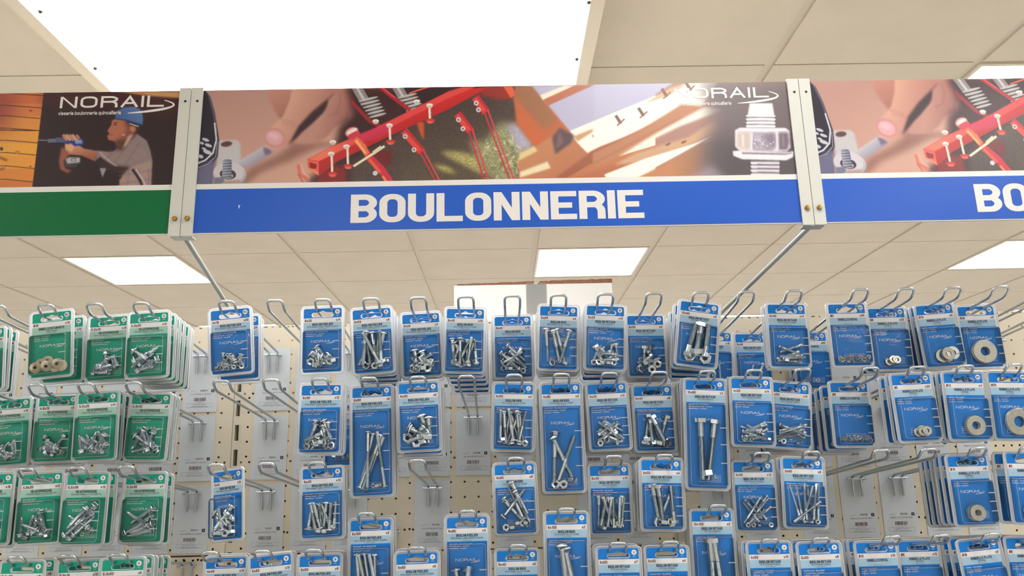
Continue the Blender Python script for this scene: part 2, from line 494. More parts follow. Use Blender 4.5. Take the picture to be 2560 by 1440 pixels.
# ------------------------------------------------------------------ header signs
class Paint:
    """flat colour raster for the printed pictures; coordinates are those of the sheet being drawn"""
    def __init__(s, x0, x1, y0, y1, base):
        s.x0, s.y0 = x0, y0
        s.W, s.H = int(x1 - x0), int(y1 - y0)
        s.img = np.ones((s.H, s.W, 3)) * np.array(base, float)
        s.t = (0, 0, 1)
        s.rng = np.random.RandomState(3)
    def T(s, ox, oy, k): s.t = (ox, oy, k)
    def _m(s, pts):
        ox, oy, k = s.t
        return [(ox + p[0] / k - s.x0, oy + p[1] / k - s.y0) for p in pts]
    def mask(s, P, feather):
        pad = 2 + int(feather * 2)
        xa = max(0, int(min(p[0] for p in P)) - pad); xb = min(s.W, int(max(p[0] for p in P)) + pad + 1)
        ya = max(0, int(min(p[1] for p in P)) - pad); yb = min(s.H, int(max(p[1] for p in P)) + pad + 1)
        if xb <= xa or yb <= ya: return None
        S = 2
        X, Y = np.meshgrid((np.arange((xb - xa) * S) + .5) / S + xa, (np.arange((yb - ya) * S) + .5) / S + ya)
        ins = np.zeros(X.shape, bool)
        n = len(P)
        for i in range(n):
            ax, ay = P[i]; bx, by = P[(i + 1) % n]
            if ay == by: continue
            c = ((ay > Y) != (by > Y)) & (X < (bx - ax) * (Y - ay) / (by - ay) + ax)
            ins ^= c
        m = ins.astype(float).reshape(yb - ya, S, xb - xa, S).mean((1, 3))
        r = int(round(feather))
        if r > 0:
            for _ in range(2):
                for ax in (0, 1):
                    pw = [(r, r), (0, 0)] if ax == 0 else [(0, 0), (r, r)]
                    c = np.cumsum(np.pad(m, pw, 'edge'), axis=ax)
                    z = np.zeros_like(np.take(c, [0], axis=ax))
                    c = np.concatenate([z, c], axis=ax)
                    L = m.shape[ax]
                    m = (np.take(c, range(2 * r + 1, 2 * r + 1 + L), axis=ax) - np.take(c, range(0, L), axis=ax)) / (2 * r + 1)
        return xa, xb, ya, yb, m
    def poly(s, pts, col, feather=0, col2=None, g=None, a=1.0, noise=0):
        P = s._m(pts)
        r = s.mask(P, feather)
        if r is None: return
        xa, xb, ya, yb, m = r
        c = np.array(col, float)
        if col2 is not None:
            (gx0, gy0), (gx1, gy1) = s._m(g)
            X, Y = np.meshgrid(np.arange(xa, xb), np.arange(ya, yb))
            dx, dy = gx1 - gx0, gy1 - gy0
            t = np.clip(((X - gx0) * dx + (Y - gy0) * dy) / (dx * dx + dy * dy), 0, 1)[..., None]
            c = c * (1 - t) + np.array(col2, float) * t
        else: c = np.ones((yb - ya, xb - xa, 1)) * c
        if noise:
            c = c * (1 + (s.rng.rand(yb - ya, xb - xa, 1) - .5) * noise)
        mm = (m * a)[..., None]
        s.img[ya:yb, xa:xb] = s.img[ya:yb, xa:xb] * (1 - mm) + c * mm
    def line(s, pts, w, col, **k):
        for i in range(len(pts) - 1):
            (ax, ay), (bx, by) = pts[i], pts[i + 1]
            l = math.hypot(bx - ax, by - ay) or 1
            nx, ny = -(by - ay) / l * w / 2, (bx - ax) / l * w / 2
            ex, ey = (bx - ax) / l * w * .25, (by - ay) / l * w * .25
            s.poly([(ax + nx - ex, ay + ny - ey), (bx + nx + ex, by + ny + ey), (bx - nx + ex, by - ny + ey), (ax - nx - ex, ay - ny - ey)], col, **k)
    def ell(s, cx, cy, rx, ry, col, ang=0, **k):
        ca, sa = math.cos(math.radians(ang)), math.sin(math.radians(ang))
        s.poly([(cx + rx * math.cos(t) * ca - ry * math.sin(t) * sa, cy + rx * math.cos(t) * sa + ry * math.sin(t) * ca) for t in np.linspace(0, 2 * math.pi, 25)[:-1]], col, **k)
    def sample(s, px, py):
        x = np.clip(px - s.x0, 0, s.W - 1.001); y = np.clip(py - s.y0, 0, s.H - 1.001)
        ix, iy = x.astype(int), y.astype(int)
        fx, fy = (x - ix)[:, None], (y - iy)[:, None]
        I = s.img
        return (I[iy, ix] * (1 - fx) + I[iy, ix + 1] * fx) * (1 - fy) + (I[iy + 1, ix] * (1 - fx) + I[iy + 1, ix + 1] * fx) * fy

def paint_bolts_sheet():
    p = Paint(470, 2015, 195, 480, (178, 134, 122))
    p.T(480, 200, 3.6)
    # hand and spanner
    p.poly([(60, 60), (1500, 60), (1500, 960), (20, 960)], (186, 142, 132), 0, (206, 160, 142), ((300, 100), (500, 950)))
    p.poly([(420, 940), (520, 800), (760, 690), (900, 590), (1150, 590), (900, 720), (620, 830), (470, 960)], (128, 84, 74), 8, a=.75)
    p.poly([(240, 545), (400, 540), (435, 570), (440, 730), (420, 960), (200, 960), (225, 760)], (196, 192, 194), 2)
    p.ell(312, 578, 52, 24, (92, 62, 58), -8, feather=1)
    p.poly([(60, 60), (105, 80), (165, 150), (205, 290), (245, 540), (232, 690), (180, 790), (180, 960), (20, 960)], (34, 30, 48), 1)
    p.poly([(40, 800), (215, 700), (190, 960), (20, 960)], (104, 102, 132), 4)
    p.line([(150, 130), (195, 300), (222, 470)], 8, (130, 128, 160), feather=1)
    p.line([(205, 390), (222, 540), (190, 660), (120, 725), (45, 755)], 16, (205, 205, 214))
    p.line([(230, 560), (215, 690), (140, 760), (60, 790)], 8, (150, 150, 168))
    for a, b, c, d in ((125, 540, 34, 14), (150, 590, 34, 14), (140, 650, 40, 18), (80, 690, 26, 16), (110, 620, 22, 10), (90, 570, 20, 12)):
        p.ell(a, b, c, d, (196, 198, 208), 20)
    p.poly([(400, 745), (640, 600), (690, 590), (745, 640), (700, 680), (500, 800)], (202, 198, 204), 1, (150, 140, 160), ((520, 640), (600, 760)))
    p.poly([(640, 605), (700, 620), (720, 660), (660, 680)], (112, 88, 120), 2, a=.8)
    p.ell(340, 845, 148, 104, (206, 203, 208), 6)
    p.ell(345, 870, 146, 98, (150, 146, 156), 6, a=.5, feather=3)
    p.ell(330, 838, 136, 90, (204, 200, 206), 6)
    p.ell(325, 850, 74, 46, (62, 50, 58), 6)
    p.ell(322, 862, 52, 28, (160, 158, 172), 6)
    p.poly([(280, 730), (296, 716), (345, 716), (360, 730), (358, 880), (272, 880)], (150, 152, 166), 0, (96, 98, 118), ((280, 800), (360, 800)))
    for i in range(12): p.line([(276, 745 + i * 12), (360, 738 + i * 12)], 4, (70, 72, 90) if i % 2 else (206, 208, 216), a=.8)
    p.poly([(205, 880), (280, 875), (300, 915), (235, 955), (195, 955)], (120, 118, 140), 1)
    p.poly([(300, 905), (440, 900), (430, 960), (290, 960)], (176, 150, 142), 2)
    # fingers
    p.poly([(690, 60), (920, 60), (905, 170), (860, 330), (790, 350), (740, 270), (690, 160)], (196, 140, 124), 3, (172, 112, 100), ((700, 100), (830, 330)))
    p.poly([(905, 60), (1440, 60), (1450, 200), (1400, 360), (1290, 420), (1200, 280), (1050, 430), (980, 520), (880, 600), (760, 640), (690, 620), (650, 560), (660, 480), (740, 400), (820, 330), (880, 190)], (214, 162, 142), 2, (182, 124, 112), ((880, 200), (1150, 330)))
    p.poly([(1190, 200), (1300, 110), (1220, 240), (1180, 300), (1080, 400), (960, 510), (870, 590), (960, 420), (1080, 290)], (58, 36, 44), 3)
    p.poly([(880, 560), (1240, 560), (1280, 600), (900, 640)], (150, 100, 92), 6, a=.7)
    p.poly([(1330, 90), (1450, 90), (1450, 250), (1400, 370), (1300, 410), (1230, 500), (1120, 570), (960, 575), (930, 555), (1000, 470), (1090, 400), (1210, 290), (1230, 170)], (190, 138, 124), 3, (160, 104, 96), ((1150, 350), (1350, 420)))
    p.line([(1320, 110), (1340, 190), (1300, 300), (1230, 330)], 7, (140, 88, 84), feather=2, a=.8)
    p.ell(742, 522, 96, 88, (206, 140, 136), 15, feather=2)
    p.ell(742, 522, 78, 66, (220, 164, 172), 18, feather=1)
    p.ell(735, 505, 50, 28, (236, 190, 196), 18, feather=3, a=.8)
    for k in range(4): p.line([(790 + k * 8, 350 + k * 16), (880, 365 + k * 14), (930, 395 + k * 12)], 4, (170, 112, 98), a=.6, feather=1)
    # machine: dark soil behind
    p.poly([(1380, 60), (2300, 60), (2300, 960), (1080, 960), (1040, 900), (1250, 760), (1330, 420), (1440, 320), (1430, 180)], (60, 28, 32), 9)
    p.poly([(1440, 760), (1800, 500), (2300, 280), (2300, 960), (1430, 960)], (78, 62, 56), 8, noise=.6)
    p.T(1000, 200, 3.6)
    p.poly([(0, 60), (1100, 60), (1280, 700), (1180, 960), (0, 960)], (66, 52, 50), 4, (92, 78, 62), ((300, 150), (500, 900)), noise=.55)
    p.poly([(0, 60), (800, 60), (500, 170), (150, 330), (0, 320)], (46, 26, 32), 4)
    p.poly([(620, 540), (760, 560), (900, 380), (1000, 400), (1210, 600), (1060, 760), (1080, 940), (860, 930), (700, 740)], (150, 148, 108), 10, noise=.7)
    p.poly([(960, 390), (1080, 400), (1220, 600), (1060, 650)], (178, 172, 190), 8, noise=.3)
    p.poly([(370, 640), (560, 650), (700, 700), (760, 860), (600, 780), (420, 690)], (176, 166, 104), 6, noise=.8)
    p.poly([(300, 760), (430, 780), (520, 850), (380, 820)], (186, 176, 100), 5, noise=.8)
    for i in range(60):
        x, y = 740 + p.rng.rand() * 330, 520 + p.rng.rand() * 400
        p.ell(x, y, 10 + 22 * p.rng.rand(), 5 + 9 * p.rng.rand(), [(176, 176, 136), (120, 124, 84), (204, 200, 160)][i % 3], p.rng.rand() * 180, a=.8)
    # discs
    p.T(480, 200, 3.6)
    p.poly([(1150, 760), (1380, 780), (1400, 960), (1120, 960)], (128, 26, 26), 4)
    p.poly([(1620, 640), (1800, 640), (1790, 760), (1730, 800)], (110, 24, 26), 4)
    p.poly([(2020, 380), (2090, 380), (2090, 540), (2060, 500)], (206, 82, 40), 2)
    # steel springs
    for ox, oy in ((1540, 70), (1890, 40)):
        p.line([(ox - 60, oy - 10), (ox + 20, oy + 130)], 90, (142, 134, 136))
        p.line([(ox - 60, oy - 10), (ox + 10, oy + 110)], 22, (206, 200, 200), feather=1)
        for k in range(6):
            p.ell(ox + 50 + k * 17, oy + 110 + k * 29, 96 - k * 2, 15, (70, 58, 62), -14)
            p.ell(ox + 48 + k * 17, oy + 104 + k * 29, 90 - k * 2, 11, (186, 182, 180), -14)
    p.line([(1690, 60), (1800, 150), (1960, 270)], 34, (176, 30, 44))
    p.line([(1700, 60), (1830, 160)], 9, (232, 90, 100))
    p.line([(1440, 200), (1600, 370), (1700, 420)], 34, (150, 34, 44))
    p.line([(1960, 120), (2140, 60)], 14, (230, 92, 62))
    # red beam
    p.poly([(1040, 715), (1240, 610), (1640, 440), (2320, 100), (2700, 60), (2560, 130), (2300, 270), (1900, 450), (1300, 740), (1145, 865), (1045, 800)], (204, 34, 34), 0, (176, 28, 34), ((1500, 500), (1560, 640)))
    p.poly([(1040, 715), (1240, 610), (1640, 440), (2320, 100), (2440, 62), (2560, 62), (2300, 170), (1760, 440), (1380, 620), (1140, 735)], (238, 118, 92), 1, (222, 70, 70), ((1200, 680), (1500, 520)))
    p.poly([(1040, 718), (1142, 740), (1142, 862), (1045, 800)], (232, 96, 78), 0)
    p.poly([(1058, 742), (1125, 760), (1120, 800), (1062, 800)], (140, 22, 24), 0)
    p.poly([(1040, 800), (1142, 862), (1142, 830), (1060, 790)], (240, 130, 100), 0)
    p.line([(960, 770), (970, 850), (1050, 900)], 26, (220, 110, 92), feather=1)
    p.line([(985, 760), (1010, 840), (1060, 880)], 10, (244, 170, 150), feather=1)
    p.line([(960, 850), (1020, 960)], 12, (190, 90, 80), feather=1)
    p.poly([(1020, 930), (1100, 925), (1120, 960), (1010, 960)], (226, 110, 92), 1)
    p.poly([(1640, 440), (1760, 400), (1830, 440), (1700, 520), (1500, 570), (1480, 500)], (206, 40, 84), 2, a=.8)
    p.ell(1440, 470, 62, 42, (226, 150, 140), -24, feather=1)
    p.ell(1440, 462, 52, 18, (240, 222, 216), -28)
    p.ell(1460, 500, 60, 28, (206, 50, 76), -24)
    p.line([(1480, 540), (1540, 600), (1610, 720)], 54, (236, 112, 66), feather=1)
    p.line([(1480, 550), (1560, 660)], 22, (250, 176, 120), feather=1)
    p.line([(1590, 690), (1700, 800), (1800, 945)], 66, (206, 38, 60))
    p.line([(1600, 720), (1690, 830)], 30, (236, 88, 66))
    p.line([(1720, 870), (1780, 960)], 22, (244, 130, 90))
    p.line([(1460, 775), (1640, 660), (1730, 600)], 22, (232, 220, 190))
    p.line([(1640, 655), (1700, 610)], 34, (226, 214, 176))
    for x, y in ((1255, 665), (1392, 600), (1780, 410), (2140, 230), (2024, 195), (1655, 372), (1270, 560)):
        p.ell(x, y, 30, 18, (242, 232, 220)); p.ell(x, y + 12, 24, 14, (206, 190, 184))
    for x, y, l in ((1260, 690, 150), (1402, 620, 150), (1782, 440, 110), (2140, 260, 100)):
        p.line([(x, y), (x + 4, y + l)], 22, (216, 200, 176)); p.line([(x - 4, y), (x, y + l)], 8, (250, 240, 224))
        p.ell(x + 6, y + l + 6, 44, 17, (206, 44, 40)); p.ell(x + 6, y + l + 22, 30, 13, (232, 96, 80))
    # tines
    for ax, ay, bx, by, ex, ey in ((1920, 470, 2060, 640, 2260, 960), (2400, 320, 2500, 450, 2680, 930), (2560, 170, 2640, 280, 2900, 900)):
        p.line([(ax, ay), (bx, by)], 74, (196, 36, 54)); p.line([(ax - 8, ay + 10), (bx - 10, by)], 40, (222, 74, 56))
        p.line([(bx - 12, by), (ex - 40, ey)], 13, (206, 40, 60)); p.line([(bx + 24, by - 8), (ex, ey)], 13, (222, 66, 82))
        for q in ((ax, ay + 40), (bx - 60, by - 10)):
            p.ell(q[0], q[1], 22, 22, (214, 206, 214)); p.ell(q[0], q[1], 10, 10, (120, 96, 116))
    p.ell(1650, 840, 22, 22, (206, 206, 220))
    p.T(1000, 200, 3.6)
    p.poly([(760, 60), (940, 60), (1060, 170), (900, 180), (720, 140)], (150, 40, 34), 4)
    p.poly([(930, 60), (1010, 60), (1055, 130), (1000, 165)], (232, 96, 60), 1)
    p.line([(780, 920), (1080, 890), (1080, 740)], 12, (206, 70, 76))
    # timber frame
    p.poly([(1180, 50), (2300, 50), (2300, 400), (1530, 470), (1200, 90)], (188, 184, 210), 2)
    p.poly([(1040, 60), (1190, 60), (1340, 240), (1560, 500), (1220, 610), (1060, 380), (1020, 180)], (170, 104, 68), 2, (196, 104, 62), ((1050, 100), (1320, 540)))
    p.poly([(1050, 140), (1100, 240), (1330, 520), (1215, 606), (1040, 390)], (206, 104, 60), 4, a=.8)
    p.poly([(1060, 60), (1180, 60), (1420, 370), (1300, 440), (1060, 160)], (150, 108, 78), 6, a=.7)
    p.poly([(1270, 150), (1560, 50), (1740, 50), (1330, 235)], (186, 108, 74), 1)
    p.poly([(1262, 140), (1480, 52), (1570, 52), (1286, 182)], (246, 232, 210), 1)
    p.poly([(1060, 740), (1240, 590), (1360, 510), (1540, 540), (1700, 480), (2300, 200), (2300, 960), (1180, 960), (1080, 900)], (196, 134, 94), 2, (186, 112, 80), ((1300, 600), (1700, 900)))
    p.poly([(1080, 660), (1210, 595), (1240, 640), (1060, 735)], (230, 204, 150), 2)
    p.poly([(1080, 830), (1330, 735), (1358, 795), (1080, 880)], (240, 226, 188), 2)
    p.poly([(1530, 460), (2300, 140), (2300, 420), (1800, 600), (1690, 662), (1600, 570), (1560, 510)], (252, 246, 234), 1)
    p.poly([(1560, 510), (1930, 365), (1780, 440), (1600, 555)], (206, 158, 116), 2)
    p.poly([(1400, 880), (1720, 650), (2300, 380), (2300, 560), (1850, 700), (1480, 890)], (164, 96, 70), 3)
    p.poly([(1480, 915), (1700, 760), (2300, 520), (2300, 640), (1800, 800)], (196, 124, 82), 3)
    p.line([(1500, 870), (1900, 650), (2300, 470)], 5, (120, 66, 48), a=.6, feather=1)
    p.poly([(1960, 690), (2300, 500), (2300, 590)], (252, 244, 224), 1)
    p.poly([(1840, 860), (2300, 700), (2300, 830), (2080, 915), (1890, 930)], (252, 248, 238), 1)
    p.poly([(1370, 520), (1440, 430), (1570, 500), (1540, 570), (1400, 670)], (96, 74, 80), 3)
    p.poly([(1430, 450), (1480, 560), (1400, 640)], (126, 96, 92), 3)
    for x, y in ((1770, 540), (1978, 365), (2180, 305)):
        p.line([(x - 28, y - 40), (x + 10, y + 14)], 26, (112, 68, 52)); p.line([(x + 40, y - 18), (x - 20, y + 30)], 12, (132, 84, 66)); p.ell(x + 24, y + 26, 26, 12, (180, 110, 82), 30)
    p.T(1500, 180, 3.43)
    p.poly([(-50, 90), (640, 90), (400, 240), (-50, 400)], (192, 190, 216), 2)
    p.poly([(-60, 440), (240, 310), (560, 180), (760, 90), (1010, 90), (860, 320), (520, 410), (200, 560), (-60, 660)], (252, 246, 236), 2)
    p.poly([(380, 275), (620, 130), (740, 110), (600, 200)], (222, 176, 140), 2)
    p.poly([(-60, 700), (330, 510), (700, 280), (900, 300), (700, 420), (160, 725), (-60, 830)], (192, 132, 98), 2)
    p.line([(-60, 790), (300, 600), (700, 390)], 6, (140, 84, 64), a=.6, feather=2)
    p.poly([(150, 725), (500, 520), (900, 300), (1080, 320), (700, 460)], (252, 246, 230), 3)
    p.poly([(120, 800), (300, 700), (760, 560), (980, 420), (1040, 480), (760, 640), (330, 780)], (210, 168, 134), 3)
    p.poly([(40, 880), (400, 740), (800, 620), (980, 540), (700, 700), (420, 850), (260, 935), (90, 940)], (252, 248, 238), 1)
    p.poly([(270, 935), (560, 790), (860, 620), (1100, 560), (1080, 780), (740, 925)], (200, 138, 98), 2, (140, 110, 100), ((600, 800), (1000, 760)))
    p.ell(585, 622, 26, 10, (150, 98, 74), -28); p.ell(720, 602, 26, 10, (150, 98, 74), -22)
    for x, y in ((170, 425), (365, 360), (565, 195), (770, 140)):
        p.line([(x - 30, y - 45), (x + 8, y + 14)], 26, (132, 92, 74)); p.line([(x + 40, y - 18), (x - 20, y + 34)], 12, (148, 104, 84))
    # grey ground and the big bolt
    p.poly([(860, 60), (1760, 60), (1800, 960), (980, 960), (900, 800), (960, 420), (900, 200)], (112, 100, 102), 24)
    p.poly([(960, 560), (1800, 560), (1800, 960), (1000, 960)], (88, 80, 84), 26)
    p.poly([(740, 925), (950, 800), (1100, 930)], (170, 158, 178), 10, a=.7)
    p.poly([(1285, 270), (1480, 270), (1495, 360), (1500, 480), (1260, 480), (1270, 360)], (232, 226, 230), 1)
    for k in range(4):
        yy = 372 + k * 30
        p.poly([(1250, yy), (1380, yy - 6), (1510, yy + 2), (1500, yy + 16), (1260, yy + 14)], (246, 242, 246), 0)
        p.poly([(1262, yy + 14), (1500, yy + 16), (1500, yy + 24), (1270, yy + 24)], (126, 112, 122), 1)
    p.poly([(1160, 500), (1200, 478), (1590, 480), (1625, 505), (1635, 650), (1600, 690), (1200, 680), (1160, 640)], (226, 218, 224), 1)
    p.poly([(1305, 520), (1500, 520), (1515, 560), (1510, 650), (1480, 680), (1320, 678), (1300, 640)], (162, 150, 164), 3, noise=.12)
    p.poly([(1530, 520), (1615, 520), (1628, 600), (1610, 670), (1535, 670)], (120, 104, 116), 3)
    p.poly([(1180, 520), (1290, 510), (1290, 670), (1180, 650)], (206, 190, 180), 4)
    p.poly([(1310, 530), (1400, 540), (1380, 600), (1420, 660), (1330, 665)], (196, 186, 198), 3, a=.7)
    p.poly([(1420, 540), (1495, 530), (1500, 640), (1440, 600)], (120, 106, 124), 4, a=.6)
    for k in range(26): p.ell(1320 + p.rng.rand() * 170, 535 + p.rng.rand() * 130, 4 + 7 * p.rng.rand(), 3 + 5 * p.rng.rand(), [(236, 232, 238), (110, 98, 112)][k % 2], a=.6)
    p.line([(1305, 530), (1300, 660)], 9, (250, 246, 250), feather=1); p.line([(1520, 520), (1524, 665)], 9, (246, 240, 246), feather=1)
    p.line([(1210, 495), (1420, 505), (1600, 495)], 9, (250, 246, 250), feather=1); p.line([(1200, 684), (1400, 700), (1600, 690)], 10, (84, 72, 82), feather=1)
    p.line([(1225, 540), (1230, 640)], 16, (236, 226, 222), feather=2); p.line([(1570, 540), (1575, 640)], 12, (160, 144, 156), feather=2)
    p.poly([(1140, 680), (1200, 675), (1600, 690), (1662, 680), (1660, 730), (1600, 760), (1220, 750), (1145, 720)], (236, 230, 236), 1)
    p.poly([(1220, 690), (1600, 700), (1650, 690), (1640, 702), (1590, 712), (1220, 704)], (134, 120, 132), 1)
    p.poly([(1295, 765), (1540, 765), (1540, 940), (1310, 940)], (170, 160, 172), 1)
    for k in range(5):
        yy = 775 + k * 33
        p.poly([(1290, yy), (1545, yy + 4), (1535, yy + 16), (1300, yy + 14)], (240, 236, 242), 0)
        p.poly([(1350, yy + 14), (1535, yy + 18), (1535, yy + 24), (1350, yy + 22)], (112, 98, 108), 1)
    return p

def paint_worker_sheet():
    p = Paint(-900, 470, 210, 500, (40, 24, 30))
    p.T(0, 200, 3.43)
    cols = [(196, 104, 60), (206, 120, 66), (214, 138, 62), (222, 150, 62), (226, 160, 58), (224, 150, 58), (214, 132, 56), (206, 118, 52)]
    for k in range(8):
        y = 108 + k * 108 - (20 if k < 3 else 0)
        p.poly([(-3100, y - 40), (380 - k * 13, y + 8), (368 - k * 13, y + 128), (-3100, y + 80)], cols[k], 0, tuple(min(255, int(c * 1.08)) for c in cols[k]), ((-200, y), (300, y)), noise=.06)
    p.poly([(-3100, 100), (150, 100), (60, 420), (-3100, 560)], (132, 44, 48), 26, a=.75)
    for k, y in enumerate((130, 235, 325, 430, 535, 640, 755, 870)):
        p.line([(-3000, y - 60), (60, y - 16), (370 - k * 12, y + 6)], 6, (58, 26, 26))
    p.ell(265, 265, 16, 8, (150, 70, 40)); p.ell(15, 592, 14, 16, (70, 50, 30)); p.ell(150, 620, 22, 14, (206, 128, 50)); p.ell(262, 742, 10, 6, (120, 60, 30))
    p.line([(-40, 650), (60, 690)], 14, (110, 60, 30), feather=2); p.line([(-40, 780), (40, 760)], 12, (110, 60, 30), feather=2)
    p.poly([(378, 100), (1560, 90), (1600, 1000), (270, 990)], (42, 25, 31), 0)
    p.poly([(380, 100), (1000, 100), (1540, 160), (1560, 300), (900, 240), (370, 210)], (82, 32, 42), 16, a=.8)
    p.poly([(960, 96), (1560, 100), (1545, 158), (1300, 140)], (206, 152, 92), 2)
    p.poly([(1140, 100), (1240, 100), (1240, 128)], (206, 120, 90), 2)
    # worker: shirt
    shirt = (142, 124, 124)
    p.poly([(1100, 480), (1180, 465), (1260, 520), (1290, 600), (1310, 700), (1290, 990), (1020, 990), (1030, 860), (1120, 760), (960, 740), (860, 660), (825, 690), (830, 605), (960, 620), (1060, 560)], shirt, 1)
    p.poly([(1090, 760), (1300, 690), (1295, 990), (1020, 990), (1030, 860)], (166, 140, 134), 2)
    for k in range(7): p.line([(1020, 790 + k * 36), (1300, 740 + k * 36)], 12, [(196, 132, 104), (112, 110, 134)][k % 2], a=.55, feather=1)
    for k in range(6): p.line([(1060 + k * 44, 760), (1050 + k * 44, 990)], 10, [(190, 132, 104), (104, 104, 130)][k % 2], a=.5, feather=1)
    for a, b in (((880, 620), (1060, 700)), ((940, 610), (1120, 700)), ((1000, 580), (1200, 680)), ((1060, 540), (1260, 640))): p.line([a, b], 14, (190, 128, 104), a=.5, feather=2)
    for a, b in (((900, 690), (1000, 600)), ((980, 710), (1100, 560)), ((1080, 720), (1200, 540))): p.line([a, b], 12, (92, 96, 118), a=.5, feather=2)
    p.poly([(820, 690), (900, 700), (1000, 740), (1120, 745), (1060, 800), (960, 780), (860, 760)], (56, 36, 42), 4)
    p.line([(1140, 770), (1200, 860), (1240, 960)], 22, (44, 34, 44)); p.line([(1170, 770), (1230, 860), (1262, 940)], 8, (206, 198, 206))
    p.poly([(855, 755), (915, 760), (880, 840)], (150, 148, 158), 1)
    p.line([(855, 620), (930, 690), (1000, 740)], 8, (206, 190, 184), feather=1)
    # head
    p.poly([(960, 350), (1000, 330), (1160, 340), (1180, 400), (1160, 450), (1100, 500), (1040, 560), (1000, 560), (990, 530), (930, 515), (920, 480), (940, 460), (922, 440), (935, 415), (955, 390)], (178, 108, 84), 1)
    p.poly([(1060, 350), (1160, 360), (1190, 420), (1150, 470), (1100, 500), (1010, 540), (1000, 520), (1090, 440)], (120, 64, 52), 5, a=.75)
    p.ell(1140, 415, 24, 30, (196, 122, 94), 10, feather=1)
    p.poly([(1070, 345), (1190, 370), (1185, 440), (1160, 400), (1110, 390)], (52, 34, 32), 2)
    p.line([(975, 372), (1010, 366)], 7, (70, 44, 40)); p.ell(990, 385, 10, 6, (50, 30, 30)); p.line([(935, 470), (965, 474)], 5, (120, 50, 46))
    p.ell(1060, 472, 18, 9, (220, 150, 120), feather=1)
    p.poly([(990, 520), (1080, 510), (1120, 470), (1180, 465), (1100, 540), (1060, 600), (1010, 610)], (92, 56, 50), 3)
    p.poly([(1100, 480), (1150, 462), (1090, 560), (1050, 590)], (196, 160, 140), 2)
    # helmet
    p.poly([(985, 330), (1000, 270), (1060, 235), (1160, 230), (1220, 265), (1230, 340), (1225, 385), (1160, 370), (1060, 345)], (58, 92, 150), 1, (86, 118, 170), ((1000, 350), (1150, 240)))
    p.line([(985, 335), (1080, 345), (1225, 388)], 12, (40, 66, 116))
    p.line([(1110, 375), (1190, 400)], 8, (206, 200, 190))
    # arms and drill
    p.poly([(560, 540), (640, 530), (720, 590), (840, 610), (820, 700), (700, 650), (590, 640), (555, 600)], (214, 152, 118), 1, (160, 96, 74), ((650, 560), (680, 680)))
    p.poly([(530, 570), (600, 640), (580, 660), (560, 760), (620, 780), (580, 800), (520, 770), (505, 700)], (156, 92, 70), 2)
    p.line([(330, 516), (430, 522)], 6, (180, 180, 196)); p.line([(420, 522), (500, 520)], 32, (112, 114, 132)); p.line([(490, 515), (590, 520)], 42, (84, 92, 132))
    p.poly([(560, 500), (700, 500), (720, 520), (715, 560), (640, 570), (560, 545)], (34, 56, 150), 1)
    p.poly([(640, 515), (700, 512), (712, 545), (650, 550)], (150, 158, 190), 1)
    for k in range(4): p.line([(545 + k * 26, 475), (575 + k * 28, 515)], 26, (216, 160, 130) if k % 2 else (196, 136, 108), feather=1)
    p.line([(660, 475), (680, 500)], 18, (196, 136, 108))
    p.poly([(560, 560), (610, 545), (640, 570), (620, 620), (580, 600)], (226, 168, 136), 1)
    p.poly([(545, 690), (590, 660), (690, 662), (690, 710), (640, 755), (550, 745)], (70, 60, 66), 1)
    p.poly([(565, 680), (600, 664), (688, 668), (688, 708), (580, 720)], (186, 182, 186), 1)
    p.poly([(610, 672), (655, 672), (655, 700), (612, 702)], (112, 108, 114), 0); p.poly([(620, 680), (645, 680), (645, 694), (620, 694)], (206, 202, 204), 0)
    return p

YB_ = 1.1875                    # distance of the header line
BT, BB = 0.6315, 0.3845         # top and bottom of the boards above the eye
def board_mesh(name, paint, x0, x1, shift, strip, step=0.0006):
    """printed board, local origin at its lower left front corner; the picture is one colour per vertex"""
    w, h = x1 - x0, BT - BB
    zs = h * 0.336                        # bottom of the picture
    nx, nz = int(w / step), int((h - zs) / step)
    xs = np.linspace(0, w, nx + 1); zz = np.linspace(zs, h, nz + 1)
    X, Z = np.meshgrid(xs, zz)
    c = RM @ np.stack([X.ravel() + x0, np.full(X.size, YB_), Z.ravel() + BB])
    px = 1280 + F * c[0] / c[1]; py = 720 - F * c[2] / c[1]
    rgb = paint.sample(px, py) / 255.0
    rgb = np.where(rgb <= 0.04045, rgb / 12.92, ((rgb + 0.055) / 1.055) ** 2.4) * 0.92
    n = X.size
    co = np.zeros((n, 3)); co[:, 0] = X.ravel(); co[:, 1] = 0; co[:, 2] = Z.ravel()
    me = bpy.data.meshes.new(name)
    me.vertices.add(n); me.vertices.foreach_set('co', co.ravel())
    i = np.arange(nx); j = np.arange(nz)
    I, J = np.meshgrid(i, j)
    a = (J * (nx + 1) + I).ravel()
    q = np.stack([a, a + 1, a + nx + 2, a + nx + 1], 1)
    me.loops.add(q.size); me.loops.foreach_set('vertex_index', q.ravel())
    me.polygons.add(len(q)); me.polygons.foreach_set('loop_start', np.arange(0, q.size, 4))
    me.update(calc_edges=True)
    at = me.color_attributes.new('print', 'FLOAT_COLOR', 'POINT')
    col = np.ones((n, 4), np.float32); col[:, :3] = rgb
    at.data.foreach_set('color', col.ravel())
    return me, w, h, zs
pm = bpy.data.materials.new('printed_picture'); pm.use_nodes = True
_b = pm.node_tree.nodes['Principled BSDF']; _b.inputs['Roughness'].default_value = 0.32
_a = pm.node_tree.nodes.new('ShaderNodeVertexColor'); _a.layer_name = 'print'
pm.node_tree.links.new(_a.outputs['Color'], _b.inputs['Base Color'])

